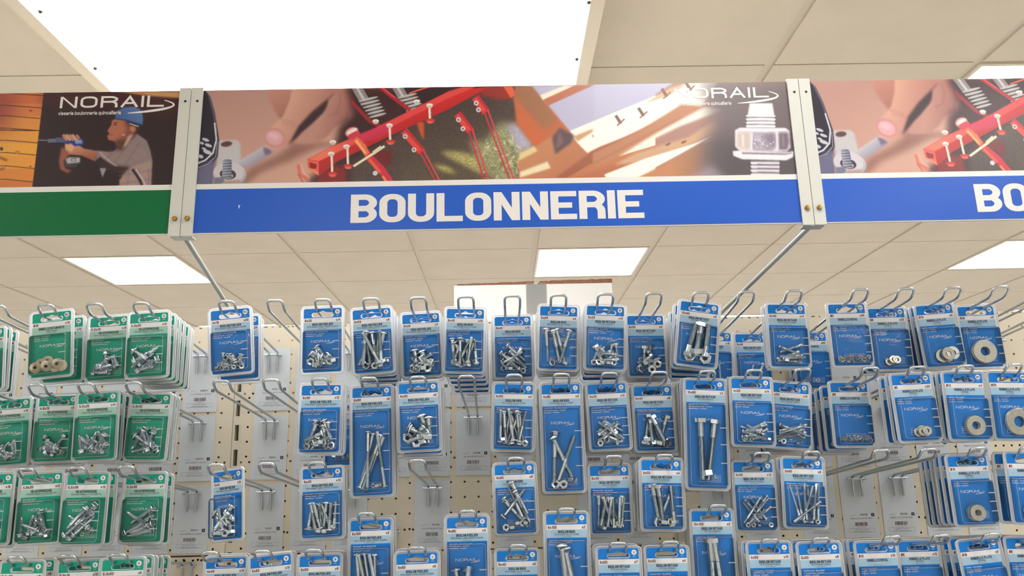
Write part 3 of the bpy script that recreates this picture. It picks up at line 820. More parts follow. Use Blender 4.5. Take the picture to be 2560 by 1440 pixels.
def header(name, label, pic, w, h, zs, x0, key, word, brackets, logo_u):
    e = empty(name, (x0, YB_, Zc(BB)), label=label, category='sign')
    me = pic
    if not me.materials: me.materials.append(pm)
    obj('picture', me, e)
    q = M()
    q.box(0, w, 0.0005, 0.006, 0, h, 'bwhite')
    s1 = h * 0.300
    q.flat([(0, 0.0015), (w, 0.0015), (w, s1), (0, s1)], -0.0002, key)
    q.flat([(0, s1), (w, s1), (w, zs), (0, zs)], -0.0002, 'bwhite')
    if key == 'bblue' and x0 < 0:      # chip of missing print
        d = ray(598, 517) * YB_
        cx_, cz_ = d[0] - x0, d[2] - BB
        q.flat([(cx_ - .0008, cz_ - .003), (cx_ + .0004, cz_ - .003), (cx_ + .0006, cz_ + .001), (cx_ + .0022, cz_ + .002), (cx_ - .0012, cz_ + .003)], -0.0003, 'bwhite')
    obj('board', q, e)
    q = M()
    if word:
        hh = h * 0.192
        sc = hh / 7.41
        W0 = text_width('BOULONNERIE', 0.81, 1.41, 0.42) * sc
        text(q, 'BOULONNERIE', w * 0.2585, h * 0.054, hh, 'bwhite', -0.0004, w=1.41, gx=0.81, gap=0.42, sx=w * 0.479 / W0, rnd=True)
        obj('word', q, e, label='bold white capitals on the blue strip')
    q = M()
    if logo_u:
        a, b = logo_u
        z = h * 0.886
        logo(q, a, b, z, 'bwhite', -0.0004, w=1.2)
        text(q, 'visserie boulonnerie quincaillerie', a - 0.001, z - h * 0.050, h * 0.026, 'bwhite', -0.0004, w=1.25, gap=1.0, maxw=(b - a) * 0.60)
        obj('wordmark', q, e)
    for side in brackets:
        bx = -0.013 if side < 0 else w - 0.0055
        q = M()
        q.box(bx, bx + 0.0185, -0.004, -0.001, -0.004, h + 0.003, 'alu')
        xi = bx + 0.0165 if side < 0 else bx
        xo = bx if side < 0 else bx + 0.0165
        q.box(xo, xo + 0.002, -0.001, 0.014, -0.004, h + 0.003, 'alu')
        bo = obj('end_bracket', q, e)
        q = M(); q.lathe([(0.0001, -0.0045), (0.0035, -0.0042), (0.0042, -0.0025), (0.0042, 0.0)], 'brass', 6, 'y', False)
        obj('bolt', q, bo, (bx + 0.0095, -0.004, h * 0.098))
        q = M(); q.lathe([(0.0001, 0), (0.0022, 0)], 'black', 12, 'y')
        obj('screw_hole', q, bo, (bx + 0.0105, -0.0042, h * 0.915))
    return e
pb = paint_bolts_sheet()
me_c, bw, bh, bzs = board_mesh('picture', pb, -0.4865, 0.4865, 0, None)
header('header_sign', 'wide blue header sign with the whole word BOULONNERIE in white', me_c, bw, bh, bzs, -0.4865, 'bblue', True, (-1, 1), (0.7802, 0.9365))
e2 = header('header_sign', 'blue header sign at right, cut by the frame after the letters BO', me_c, bw, bh, bzs, 0.5135, 'bblue', True, (-1, 1), (0.7802, 0.9365))
pw_ = paint_worker_sheet()
me_l, lw, lh, lzs = board_mesh('picture', pw_, -1.4865, -0.5135, 0, None, 0.0008)
header('header_sign', 'green header sign at left picturing a worker in a blue helmet drilling', me_l, lw, lh, lzs, -1.4865, 'bgreen', False, (1,), (0.7731, 0.9420))
# support rods
for sx_, xe, lab in ((-0.500, -0.548, 'thin grey support rod running from the left bracket joint to the shelf top'),
                     (0.500, 0.452, 'thin grey support rod running from the right bracket joint to the shelf top')):
    q = M()
    q.tube(smooth_path([(sx_, 1.204, Zc(0.400)), (sx_, 1.204, Zc(0.384)), (xe, 1.655, Zc(0.318)), (xe, 1.655, Zc(0.27))], 0.012), 0.0042, 'rod', 10)
    q.box(sx_ - 0.017, sx_ + 0.017, 1.190, 1.206, Zc(0.3795), Zc(0.3815), 'rod')
    obj('support_rod', q, label=lab, category='rod')

# ------------------------------------------------------------------ shelving
YP = 1.6477
def pegboard_material():
    m = mat('perforated_cream_metal', (214, 205, 184), 0.45)
    nt = m.node_tree
    b = nt.nodes['Principled BSDF']
    out = [n for n in nt.nodes if n.type == 'OUTPUT_MATERIAL'][0]
    tc = nt.nodes.new('ShaderNodeTexCoord')
    sp = nt.nodes.new('ShaderNodeSeparateXYZ')
    nt.links.new(tc.outputs['Object'], sp.inputs[0])
    def mth(op, a, b_=None):
        n = nt.nodes.new('ShaderNodeMath'); n.operation = op
        for i, v in enumerate((a, b_)):
            if v is None: continue
            if isinstance(v, (int, float)): n.inputs[i].default_value = v
            else: nt.links.new(v, n.inputs[i])
        return n.outputs[0]
    def cell(v, pitch, off):
        a = mth('ADD', v, off + 50 * pitch)
        a = mth('DIVIDE', a, pitch); a = mth('FRACT', a); a = mth('SUBTRACT', a, 0.5)
        return mth('MULTIPLY', a, pitch)
    def dots(px_, ox, pz, oz, r):
        dx, dz = cell(sp.outputs[0], px_, ox), cell(sp.outputs[2], pz, oz)
        d = mth('ADD', mth('MULTIPLY', dx, dx), mth('MULTIPLY', dz, dz))
        return mth('LESS_THAN', d, r * r)
    k = mth('MAXIMUM', dots(0.0835 / 3, 0.0, 0.139 / 4.667, 0.004, 0.0022), dots(0.0835 / 5, 0.004, 0.139, 0.030, 0.0022))
    tr = nt.nodes.new('ShaderNodeBsdfTransparent')
    mx = nt.nodes.new('ShaderNodeMixShader')
    nt.links.new(k, mx.inputs[0]); nt.links.new(b.outputs[0], mx.inputs[1]); nt.links.new(tr.outputs[0], mx.inputs[2])
    nt.links.new(mx.outputs[0], out.inputs['Surface'])
    return m
MT['peg'] = pegboard_material()
def bay(x0, x1, where):
    for z0, z1, wd in ((-0.134, 0.3265, 'upper'), (-0.60, -0.137, 'lower')):
        q = M()
        w_, h_ = x1 - x0, z1 - z0
        q.flat([(0, 0), (w_, 0), (w_, h_), (0, h_)], 0, 'peg')
        q.box(0, w_, 0.0006, 0.016, h_ - 0.0012, h_, 'cream')
        q.box(0, w_, 0.0006, 0.012, 0, 0.0012, 'cream')
        q.box(0, 0.0012, 0.0006, 0.016, 0, h_, 'cream'); q.box(w_ - 0.0012, w_, 0.0006, 0.016, 0, h_, 'cream')
        obj('perforated_panel', q, None, (x0, YP, Zc(z0)), label='cream perforated metal back panel, %s one of the %s bay' % (wd, where), category='shelf panel')
bay(-1.541, -0.557, 'left'); bay(-0.539, 0.443, 'middle'); bay(0.461, 1.445, 'right')
for x, wd in ((-0.548, 'left'), (0.452, 'right')):
    q = M()
    # slotted post: two flanges with rungs between the slots
    q.box(x - 0.0085, x - 0.004, YP + 0.003, YP + 0.04, 0.165, Zc(0.3175), 'cream')
    q.box(x + 0.004, x + 0.0085, YP + 0.003, YP + 0.04, 0.165, Zc(0.3175), 'cream')
    z = 0.17
    while z < Zc(0.31):
        q.box(x - 0.004, x + 0.004, YP + 0.003, YP + 0.006, z, z + 0.018, 'cream'); z += 0.05
    q.box(x - 0.02, x + 0.02, YP + 0.040, YP + 0.042, 0.165, Zc(0.3175), 'dark')
    obj('slotted_post', q, label='slotted upright post between shelf bays, %s one' % wd, category='post')
q = M()      # rear carcass of the back to back unit and its top shelf
q.box(-1.54, 1.445, YP + 0.045, YP + 0.051, 0.0, Zc(0.315), 'hardboard')
q.box(-1.54, 1.445, YP + 0.056, 2.15, Zc(0.318), Zc(0.336), 'cream')
q.box(-1.54, 1.445, 1.25, 2.15, 0.0, 0.16, 'cream')
obj('shelving_unit', q, label='cream back to back shop shelving unit behind the perforated panels', category='shelf')
# cardboard box on the top shelf
Yb = 1.86
bxx = empty('cardboard_box', (0, Yb, Zc(0.336)), label='white cardboard box with torn brown top edge behind the hooks', category='box')
xl, xr, hb = -0.0605 * Yb, 0.1462 * Yb, 0.2465 * Yb - 0.336
q = M()
q.box(xl, xr, 0, 0.003, 0, hb, 'box'); q.box(xl, xr, 0.24, 0.243, 0, hb, 'box'); q.box(xl, xl + .003, .003, .24, 0, hb, 'box'); q.box(xr - .003, xr, .003, .24, 0, hb, 'box'); q.box(xl, xr, 0.003, .24, 0, .003, 'box')
obj('body', q, bxx)
rr = random.Random(4)
for a, b in ((xl + 0.002, 0.0825), (0.0905, xr + 0.001)):
    q = M(); n = 26
    top, bot = [], []
    for i in range(n + 1):
        x = a + (b - a) * i / n
        u = (x - xl) / (xr - xl)
        top.append((x, hb + 0.004 + 0.007 * u + rr.uniform(-0.0006, 0.0009) - (0.006 if i in (0,) else 0)))
        bot.append((x, hb - 0.0005))
    for i in range(n):
        q.flat([bot[i], bot[i + 1], top[i + 1], top[i]], 0.0015 + (i % 3) * 0.0002, 'torn')
        q.face([(top[i][0], 0.001, top[i][1]), (top[i + 1][0], 0.001, top[i + 1][1]), (top[i + 1][0], 0.09, top[i + 1][1] + 0.003), (top[i][0], 0.09, top[i][1] + 0.003)], 'box')
    obj('torn_flap', q, bxx, label='torn brown edge of a top flap')
q = M(); q.flat(rrect(0.062, 0.112, hb - 0.075, hb + 0.004, 0.003), -0.0006, 'tape'); obj('tape', q, bxx, label='clear parcel tape')

# ------------------------------------------------------------------ hooks
CX = {-6: -1.043, -5: -.959, -4: -.875, -3: -.791, -2: -.707, -1: -.6265, 0: -.478, 1: -.394, 2: -.311, 3: -.227, 4: -.144, 5: -.061, 6: .0207,
      7: .102, 8: .1845, 9: .270, 10: .353, 11: .434, 12: .518, 13: .636, 14: .717, 15: .801, 16: .886, 17: .970, 18: 1.05}
RZ = {1: .266, 2: .1275, 3: -.0115, 4: -.150, 3.5: -.0945}
q = M()
hp = [(-0.0088, -0.0045, -0.039), (-0.0088, -0.0045, 0.002), (-0.0135, -0.2860, 0.0305), (-0.0135, -0.3035, 0.0445), (0.0135, -0.3035, 0.0445),
      (0.0135, -0.2860, 0.0305), (0.0088, -0.0045, 0.002), (0.0088, -0.0045, -0.039)]
sp_ = smooth_path(hp, 0.0085, 5)
q.tube(sp_, 0.0023, 'chrome', 10)
hook_wire = q.mesh('wire')
q = M(); q.tube([(-0.019, -0.0085, -0.0035), (0.019, -0.0085, -0.0035)], 0.0019, 'chrome', 8)
q.box(-0.017, -0.013, -0.010, -0.0015, -0.006, -0.001, 'chrome'); q.box(0.013, 0.017, -0.010, -0.0015, -0.006, -0.001, 'chrome')
hook_bar = q.mesh('crossbar')
def wire_z(zr, Y): return zr + 0.0005 + (YP - Y - 0.0045) / 0.2815 * 0.0285
ROWN = {1: 'top row', 2: 'second row', 3: 'third row', 3.5: 'low in-between row', 4: 'bottom row'}
def colname(c):
    if c < 0: return 'left bay, %s from the post' % {-1: 'first', -2: 'second', -3: 'third', -4: 'fourth', -5: 'fifth', -6: 'sixth'}[c]
    if c < 12: return 'middle bay, %s from left' % ['first', 'second', 'third', 'fourth', 'fifth', 'sixth', 'seventh', 'eighth', 'ninth', 'tenth', 'eleventh', 'twelfth'][c]
    return 'right bay, %s from left' % ['first', 'second', 'third', 'fourth', 'fifth', 'sixth', 'seventh'][c - 12]
hook_made = set()
def make_hook(r, c, full):
    if (r, c) in hook_made: return
    hook_made.add((r, c))
    e = empty('display_hook', (CX[c], YP - 0.0012, Zc(RZ[r])), label='%s wire display hook, %s, %s' % ('steel' if full else 'empty', ROWN[r], colname(c)), category='hook', group='wire display hooks')
    obj('wire', hook_wire, e); obj('crossbar', hook_bar, e)

# paper stock slips behind the hooks
def slip_mesh(code, line):
    q = M()
    w_, h_ = 0.0355, 0.130
    q.box(-w_, w_, -0.0004, 0.0, -h_, 0, 'paper')
    y = -0.0006
    text(q, 'Norail', -0.026, -0.0985, 0.002, 'grey', y) if False else None
    swoosh(q, -0.024, -0.010, -0.0845, -0.0875, y, 'grey', 0.0007)
    text(q, code, 0.0, -0.0875, 0.0032, 'ink', y, w=1.0)
    q.flat([(0.0225, -0.0895), (0.0285, -0.0895), (0.0285, -0.0835), (0.0225, -0.0835)], y, 'black')
    text(q, 'X', 0.0255, -0.088, 0.0030, 'white', y - .0002, align='c')
    text(q, line, 0.001, -0.0945, 0.0026, 'grey', y, w=0.9, align='c', maxw=0.056)
    x = -0.0125
    r = random.Random(code)
    while x < 0.0115:
        ww = r.choice((0.0005, 0.0008, 0.0012))
        q.flat([(x, -0.1075), (x + ww, -0.1075), (x + ww, -0.1005), (x, -0.1005)], y, 'pink'); x += ww + r.choice((0.0005, 0.0008))
    text(q, '3 2 7 5 0 ' + code, 0, -0.1105, 0.0016, 'grey', y, w=.8, align='c', maxw=.02)
    for a, b, c_, d in ((-.0262, .0262, -.1125, -.1122), (-.0262, .0262, -.1203, -.12), (-.0262, -.0259, -.1203, -.1122), (.0259, .0262, -.1203, -.1122)):
        q.flat([(a, c_), (b, c_), (b, d), (a, d)], y, 'grey')
    text(q, 'produit en rupture', 0, -0.1155, 0.0022, 'grey', y, w=.8, align='c', maxw=.040)
    text(q, 'veuillez nous en excuser', 0, -0.1192, 0.0022, 'grey', y, w=.8, align='c', maxw=.048)
    return q.mesh('stock_slip')
SLIPS = {}
def slip(r, c, line):
    code = str(530000 + (abs(hash((r * 2, c))) % 97) * 21 + 452 + c * 7)
    code = str(530452 + int(r * 100) * 3 + (c + 7) * 37)
    me = slip_mesh(code, line)
    o = obj('paper_slip', me, None, (CX[c] + random.Random(c * 9 + r).uniform(-.0015, .0015), YP - 0.0006, Zc(RZ[r] + 0.0115)),
            label='white paper slip with barcode on panel, %s, %s' % (ROWN[r], colname(c)), category='label', group='paper slips on the panels')
    o.rotation_euler = (0, random.Random(c * 5 + r).uniform(-.012, .012), 0)

# ------------------------------------------------------------------ fasteners
K_, KL = 1.25, 1.12
def thread(r, z0, z1, pitch):
    o, z = [], z0
    up = 1 if z1 > z0 else -1
    n = max(2, int(abs(z1 - z0) / pitch))
    for i in range(n):
        o += [(r * 0.84, z0 + (z1 - z0) * i / n), (r, z0 + (z1 - z0) * (i + .5) / n)]
    return o + [(r * 0.8, z1)]
FM = {}
def bolt_mesh(kind, d, L):
    """axis z, head at top (z=0 under head), shank down"""
    key = (kind, d, L)
    if key in FM: return FM[key]
    q = M(); r = d / 2 * K_; L = L * KL
    pitch = max(0.0011, d * 0.17)
    if kind == 'hex':
        q.lathe([(0.0001, d * .66 * K_), (r * 1.45, d * .66 * K_), (r * 1.78, d * .58 * K_), (r * 1.78, 0.0), (r, 0.0)], 'zinc', 6, smooth=False)
        q.lathe([(r, 0), (r, -L * .25)], 'zinc', 12)
        q.lathe(thread(r, -L * .25, -L, pitch) + [(0.0001, -L)], 'zinc', 12, smooth=False)
    elif kind == 'pan':
        q.lathe([(0.0001, d * .5 * K_), (r * 1.1, d * .46 * K_), (r * 1.9, d * .22 * K_), (r * 2.1, 0.0), (r, 0)], 'zinc', 12)
        q.box(-r * 1.6, r * 1.6, -r * .22, r * .22, d * .35 * K_, d * .47 * K_, 'dark')
        q.lathe([(r, 0), (r, -L * .35)], 'zinc', 12)
        q.lathe(thread(r, -L * .35, -L, pitch) + [(0.0001, -L)], 'zinc', 12, smooth=False)
    elif kind == 'coach':
        q.lathe([(0.0001, d * .55 * K_), (r * 1.2, d * .48 * K_), (r * 2.0, d * .2 * K_), (r * 2.3, 0.0), (r, 0)], 'zinc', 14)
        q.lathe([(r * 1.3, 0), (r * 1.3, -d * .6)], 'zinc', 4, smooth=False)
        q.lathe([(r, -d * .5), (r, -L * .5)], 'zinc', 12)
        q.lathe(thread(r, -L * .5, -L, pitch) + [(0.0001, -L)], 'zinc', 12, smooth=False)
    elif kind == 'drill':
        q.lathe([(0.0001, d * .85 * K_), (r * 1.35, d * .85 * K_), (r * 1.5, d * .75 * K_), (r * 1.5, d * .2 * K_)], 'zinc', 6, smooth=False)
        q.lathe([(r * 1.4, d * .22 * K_), (r * 2.1, d * .1 * K_), (r * 2.1, 0), (r * .8, 0)], 'zinc', 12)
        q.lathe(thread(r, 0, -L * .82, pitch * 1.5) + [(r * .6, -L * .84), (r * .55, -L * .95), (0.0001, -L)], 'zinc', 10, smooth=False)
    elif kind == 'csk':
        q.lathe([(0.0001, 0.0002), (r * 1.9, 0.0), (r, -d * .55), (r, -L * .3)], 'zinc', 12)
        q.lathe(thread(r, -L * .3, -L, pitch) + [(0.0001, -L)], 'zinc', 12, smooth=False)
    FM[key] = q.mesh('bolt'); return FM[key]
def nut_mesh(d):
    key = ('nut', d)
    if key in FM: return FM[key]
    q = M(); r = d / 2 * K_; t_ = d * .42 * K_
    q.lathe([(r * .85, -t_ * .9), (r * 1.7, -t_), (r * 1.95, -t_ * .8), (r * 1.95, t_ * .8), (r * 1.7, t_), (r * .85, t_ * .9), (r * .85, -t_ * .9)], 'zinc', 6, smooth=False)
    FM[key] = q.mesh('nut'); return FM[key]
def ring_mesh(ro, ri, t_, k='zinc2'):
    key = ('ring', ro, ri, k)
    if key in FM: return FM[key]
    q = M(); q.lathe([(ri, -t_ / 2), (ro * .97, -t_ / 2), (ro, -t_ * .3), (ro, t_ * .3), (ro * .97, t_ / 2), (ri, t_ / 2), (ri, -t_ / 2)], k, 40 if ro > .006 else 12, smooth=False)
    FM[key] = q.mesh('washer'); return FM[key]
def dome_mesh():
    if 'dome' in FM: return FM['dome']
    q = M(); q.lathe([(0.0026, 0.0032), (0.004, 0.0042), (0.0075, 0.0036), (0.0096, 0.0015), (0.0098, -0.0005), (0.008, -0.002), (0.0026, -0.002)], 'ivory', 22)
    q.lathe([(0.0026, 0.0032), (0.0026, -0.002), (0.0001, -0.002)], 'rubber', 12)
    FM['dome'] = q.mesh('sealing_washer'); return FM['dome']

def contents(e, spec, Hc, seed, few=False, hw=0.0305, lie=None):
    """loose pieces lying in the bubble; local axes of the card, x right, z up, y towards the wall"""
    kind, d, L, n, nn = spec
    R = random.Random(seed)
    zb = -(Hc - 0.0095)
    if few: n, nn = min(n, 3), min(nn, 2)
    dy = 0.0135
    if kind in ('hex', 'pan', 'coach', 'drill', 'csk'):
        L = min(L, (Hc - 0.058) / KL - d * .9)
        me = bolt_mesh(kind, d, round(L, 4)); Lk = L * KL + d * .7 * K_
        ztop = -0.046
        for i in range(n):
            ylay = -0.0035 - (dy - 0.0065) * ((i * 0.618) % 1.0) if d < 0.008 else -0.0068
            up = R.random() < (0.75 if kind != 'drill' else .5)
            if lie is not None:
                a = lie + R.uniform(-13, 13)
                if i % 4 == 3: a = -a
                ca = abs(math.cos(math.radians(a)))
                hx = max(0.001, (hw - d) - abs(math.sin(math.radians(a))) * Lk / 2)
                cx = -hx + 2 * hx * ((i * .618 + .3) % 1)
                cz = zb + Lk / 2 * ca + d * .8 + (i % 5) * d * .95
            elif Lk > 0.042:
                lim = math.degrees(math.asin(min(1, (hw * 2 - d * 2) / Lk)))
                a = R.uniform(-1, 1) * min(26, lim * .8)
                if d >= 0.0078: a = R.uniform(-1, 1) * 12
                hx = (hw - d) - abs(math.sin(math.radians(a))) * Lk / 2
                cx = -hx + 2 * hx * ((i + .5 + R.uniform(-.25, .25)) / n) if n > 1 else 0
                cz = zb + Lk / 2 * math.cos(math.radians(a)) + d * .6 + R.uniform(0, .004)
                if d < .0045 and R.random() < .45:
                    a = R.choice((-1, 1)) * R.uniform(50, 64); cz = zb + 0.012 + R.uniform(0, .016)
                    hx = max(0.001, (hw - d) - abs(math.sin(math.radians(a))) * Lk / 2); cx = R.uniform(-hx, hx)
            elif Lk > 0.027:
                a = R.uniform(-75, 75)
                hx = max(0.001, (hw - d) - abs(math.sin(math.radians(a))) * Lk / 2)
                cx = -hx + 2 * hx * ((i * .618 + seed * .37) % 1)
                cz = zb + Lk / 2 * math.cos(math.radians(a)) * .9 + d + (i / max(1, n)) * 0.013
            else:
                a = R.uniform(-100, 100)
                hx = max(0.001, hw - d * 1.6 - Lk / 2 * abs(math.sin(math.radians(a))))
                cx = -hx + 2 * hx * ((i * .618 + seed * .37) % 1)
                cz = zb + d + Lk / 2 * abs(math.cos(math.radians(a))) + (i / max(1, n)) * (0.016 if d > .0045 else .010)
            if not up: a += 180
            ar = math.radians(a)
            ux, uz = math.sin(ar), math.cos(ar)
            tilt = R.uniform(-.12, .12)
            o = obj('bolt' if kind != 'drill' else 'screw', me, e)
            o.rotation_mode = 'QUATERNION'
            dr = Vector((ux, tilt, uz)).normalized()
            o.rotation_quaternion = dr.to_track_quat('Z', 'Y')
            off = (L * KL) / 2 - d * .3
            o.location = (cx + ux * off, ylay, cz + uz * off)
        for i in range(nn):
            o = obj('nut', nut_mesh(d), e)
            if R.random() < .5: o.rotation_euler = (math.pi / 2 + R.uniform(-.4, .4), R.uniform(0, 1), R.uniform(-.5, .5))
            else: o.rotation_euler = (R.uniform(-.3, .3), R.uniform(-.3, .3), R.uniform(0, 1))
            hx = hw - d * 1.3
            o.location = (-hx + 2 * hx * ((i + .5) / nn) + R.uniform(-.003, .003), -0.0068 - R.uniform(-.002, .003), zb + d * .95 + R.choice((0, 0, d * 1.1)))
    elif kind == 'ring':
        me = ring_mesh(d, L, 0.0017)
        spots = R.uniform(-.008, .010)
        for i in range(n):
            o = obj('washer', me, e, (max(-hw + d, min(hw - d, spots + (i * .83) % 1.7 * d * .9 - d * .5 if n > 1 else R.uniform(0, .008))), -0.004 - 0.0019 * i if i < 5 else -.006, zb + d + 0.001 + (R.uniform(0, .004) if i else 0)))
            o.rotation_euler = (math.pi / 2 + R.uniform(-.14, .02), 0, R.uniform(-.08, .08))
    elif kind == 'stack':
        me = ring_mesh(d, L, 0.0022)
        cx = R.uniform(-.004, .012)
        for i in range(n):
            o = obj('washer', me, e, (cx + i * 0.0006, -0.003 - 0.0024 * i, zb + d + 0.001))
            o.rotation_euler = (math.pi / 2, 0, R.uniform(-.03, .03))
    elif kind == 'star':
        me = ring_mesh(d, L, 0.0009)
        for i in range(n):
            o = obj('washer', me, e, (-hw + d + (2 * hw - 2 * d) * ((i * .618) % 1), -0.004 - R.uniform(0, .007), zb + d * .8 + R.uniform(0, .0065)))
            o.rotation_euler = (R.uniform(.5, 2.6), R.uniform(-1, 1), R.uniform(0, 3))
    elif kind == 'dome':
        for i, (x, z, yy) in enumerate(((-.021, .0105, -.009), (-.002, .0115, -.0095), (.0165, .0135, -.009), (-.003, .020, -.0045), (-.0135, .0165, -.0045), (.021, .0105, -.004), (.009, .010, -.004))[:n]):
            o = obj('sealing_washer', dome_mesh(), e, (x, yy, zb + z))
            o.rotation_euler = (math.pi / 2 + R.uniform(-.1, .35), 0, R.uniform(-.3, .3))

# ------------------------------------------------------------------ blister packs
PW, SW = 0.078, 0.0670
TITLES = {'P': ('BOULON POELIER', 'TÊTE RONDE LARGE FENDUE POZIDRIV', 'stove bolts'), 'B': ('BOULON BOIS', 'TÊTE RONDE COLLET CARRE', 'coach bolts'),
          'M': ('BOULON METAUX', 'TÊTE HEXAGONALE', 'hex bolts'), 'F': ('BOULON METAUX', 'TÊTE FRAISEE FENDUE', 'machine screws'),
          'E': ('RONDELLE EVENTAIL', '', 'tiny star washers'), 'R': ('RONDELLE PLATE', 'MOYENNE', 'flat washers'),
          'V': ('VIS AUTOPERCEUSE', 'TÊTE HEXAGONALE A COLLERETTE', 'drilling screws'), 'S': ("RONDELLE D'ETANCHEITE", 'acier zingué', 'ivory sealing washers')}
def euro(cx, z0, w_, h_, hump):
    x0, x1 = cx - w_ / 2, cx + w_ / 2
    r = h_ / 2 * .98
    p = rrect(x0, x1, z0, z0 + h_, r, 4)
    # insert hump between the two top corners (the list starts at the right corner)
    tr = p[:5]; rest = p[5:]
    return tr + [(cx + w_ * .16, z0 + h_ + hump * .15), (cx, z0 + h_ + hump), (cx - w_ * .16, z0 + h_ + hump * .15)] + rest
_cards = {}
def card_mesh(size, cnt, tk, letter, Hc, green):
    key = (size, cnt, tk, letter, Hc)
    if key in _cards: return _cards[key]
    A, Bc = ('green', 'lgreen') if green else ('blue', 'lblue')
    q = M()
    hw = SW / 2
    zt, zb = -0.0045, -(Hc - 0.0045)
    zh, zw, zl = -0.0215, -0.0295, -0.0425
    hole = euro(0, -0.0203, 0.0390, 0.0085, 0.0034)
    outer = rrect(-hw, hw, zh, zt, 0.0035, 4)
    outer = outer[:10] + [(-hw, zh), (hw, zh)]
    q.holed(outer, [hole], 0, A)
    q.flat([(-hw, zw), (hw, zw), (hw, zh), (-hw, zh)], 0, 'white')
    q.flat([(-hw, zl), (hw, zl), (hw, zw), (-hw, zw)], 0, Bc)
    lo = rrect(-hw, hw, zb, zl, 0.0035, 4)
    q.flat([(hw, zl), (-hw, zl)] + lo[10:], 0, A)
    # reverse of the card
    q.add([(-hw, .0002, zb), (hw, .0002, zb), (hw, .0002, zh), (-hw, .0002, zh)], [(0, 3, 2, 1)], 'back')
    y = -0.0002
    c = [(hw - 0.0075 + 0.0043 * math.cos(a), -0.0110 + 0.0043 * math.sin(a)) for a in np.linspace(0, 2 * math.pi, 17)[:-1]]
    q.flat(c, y, 'white')
    text(q, letter, hw - 0.0075, -0.0127, 0.0034, 'ink', y - .0002, w=1.5, align='c', maxw=0.006)
    text(q, 'acier', hw - 0.0075, -0.0182, 0.0015, 'white', y, w=.8, align='c')
    text(q, size, -hw + 0.0022, zw + 0.0016, 0.0045, 'red', y, w=1.5, gap=.8, gx=.75)
    text(q, cnt, hw - 0.0022, zw + 0.0016, 0.0043, 'red', y, w=1.5, gap=.8, gx=.75, align='r')
    ti, su, _ = TITLES[tk]
    text(q, ti, 0, zw - 0.0055, 0.0042, 'ink', y, w=1.6, gap=.7, align='c', gx=.75, maxw=0.036 if len(ti) < 18 else .044)
    if su: text(q, su, 0, zw - 0.0090, 0.0024, 'ink', y, w=.9, align='c', maxw=0.058)
    text(q, 'acier zingué', 0, zw - 0.0118, 0.0016, 'ink', y, w=.7, align='c', gap=1.6)
    tx = {'P': ('Stove bolt - zinc plated steel', 'Ofenschraube - verzinkt', 'Kachelbout - verzinkt'), 'B': ('Coach bolt - zinc plated steel', 'Schlossschraube - verzinkt', 'Slotbout - verzinkt'),
          'M': ('Hexagon bolt - zinc plated', 'Sechskantschraube - verzinkt', 'Zeskantbout - verzinkt'), 'F': ('Machine screw - zinc plated', 'Senkschraube - verzinkt', 'Schroef - verzinkt'),
          'V': ('Self drilling screw', 'Bohrschraube - verzinkt', 'Zelfborende schroef')}.get(tk, ('Washer - zinc plated', 'Scheibe - verzinkt', 'Sluitring - verzinkt'))
    for i, s_ in enumerate(tx):
        s_ = ''.join(ch for ch in s_ if ch in G or ch == ' ')
        text(q, s_, -hw + 0.004, zl - 0.0047 - i * 0.0036, 0.0020, 'white', y, w=1.1, maxw=(.045, .050, .040)[i])
    logo(q, -0.0195, 0.0175, -0.0655 if Hc < .15 else -0.074, 'white', y, w=1.0)
    # sorting advice box
    bx0_, bx1_, bz0, bz1 = -0.014, 0.022, zb + 0.010, zb + 0.021
    for a, b, c_, d in ((bx0_, bx1_, bz0, bz0 + .0004), (bx0_, bx1_, bz1 - .0004, bz1), (bx0_, bx0_ + .0004, bz0, bz1), (bx1_ - .0004, bx1_, bz0, bz1), (.006, .0064, bz0, bz1)):
        q.flat([(a, c_), (b, c_), (b, d), (a, d)], y, 'white')
    text(q, 'PENSEZ', -0.013, bz1 - .0045, .0018, 'white', y, w=1.2, maxw=.008)
    text(q, 'AU TRI !', -0.013, bz1 - .0075, .0018, 'white', y, w=1.2, maxw=.008)
    for a0 in (0, 180):
        pr = None
        for i in range(9):
            a = math.radians(a0 + i * 19)
            pp = ((.0008 + .0036 * math.cos(a), (bz0 + bz1) / 2 + .0036 * math.sin(a)), (.0008 + .0022 * math.cos(a) * (1 - i * .06), (bz0 + bz1) / 2 + .0022 * math.sin(a) * (1 - i * .06)))
            if pr: q.flat([pr[0], pp[0], pp[1], pr[1]], y, 'white')
            pr = pp
    for i in range(3): text(q, 'carton plastique', .0075, bz1 - .0035 - i * .0028, .0014, 'white', y, w=1, maxw=.013)
    _cards[key] = q.mesh('printed_card')
    return _cards[key]
_shells = {}
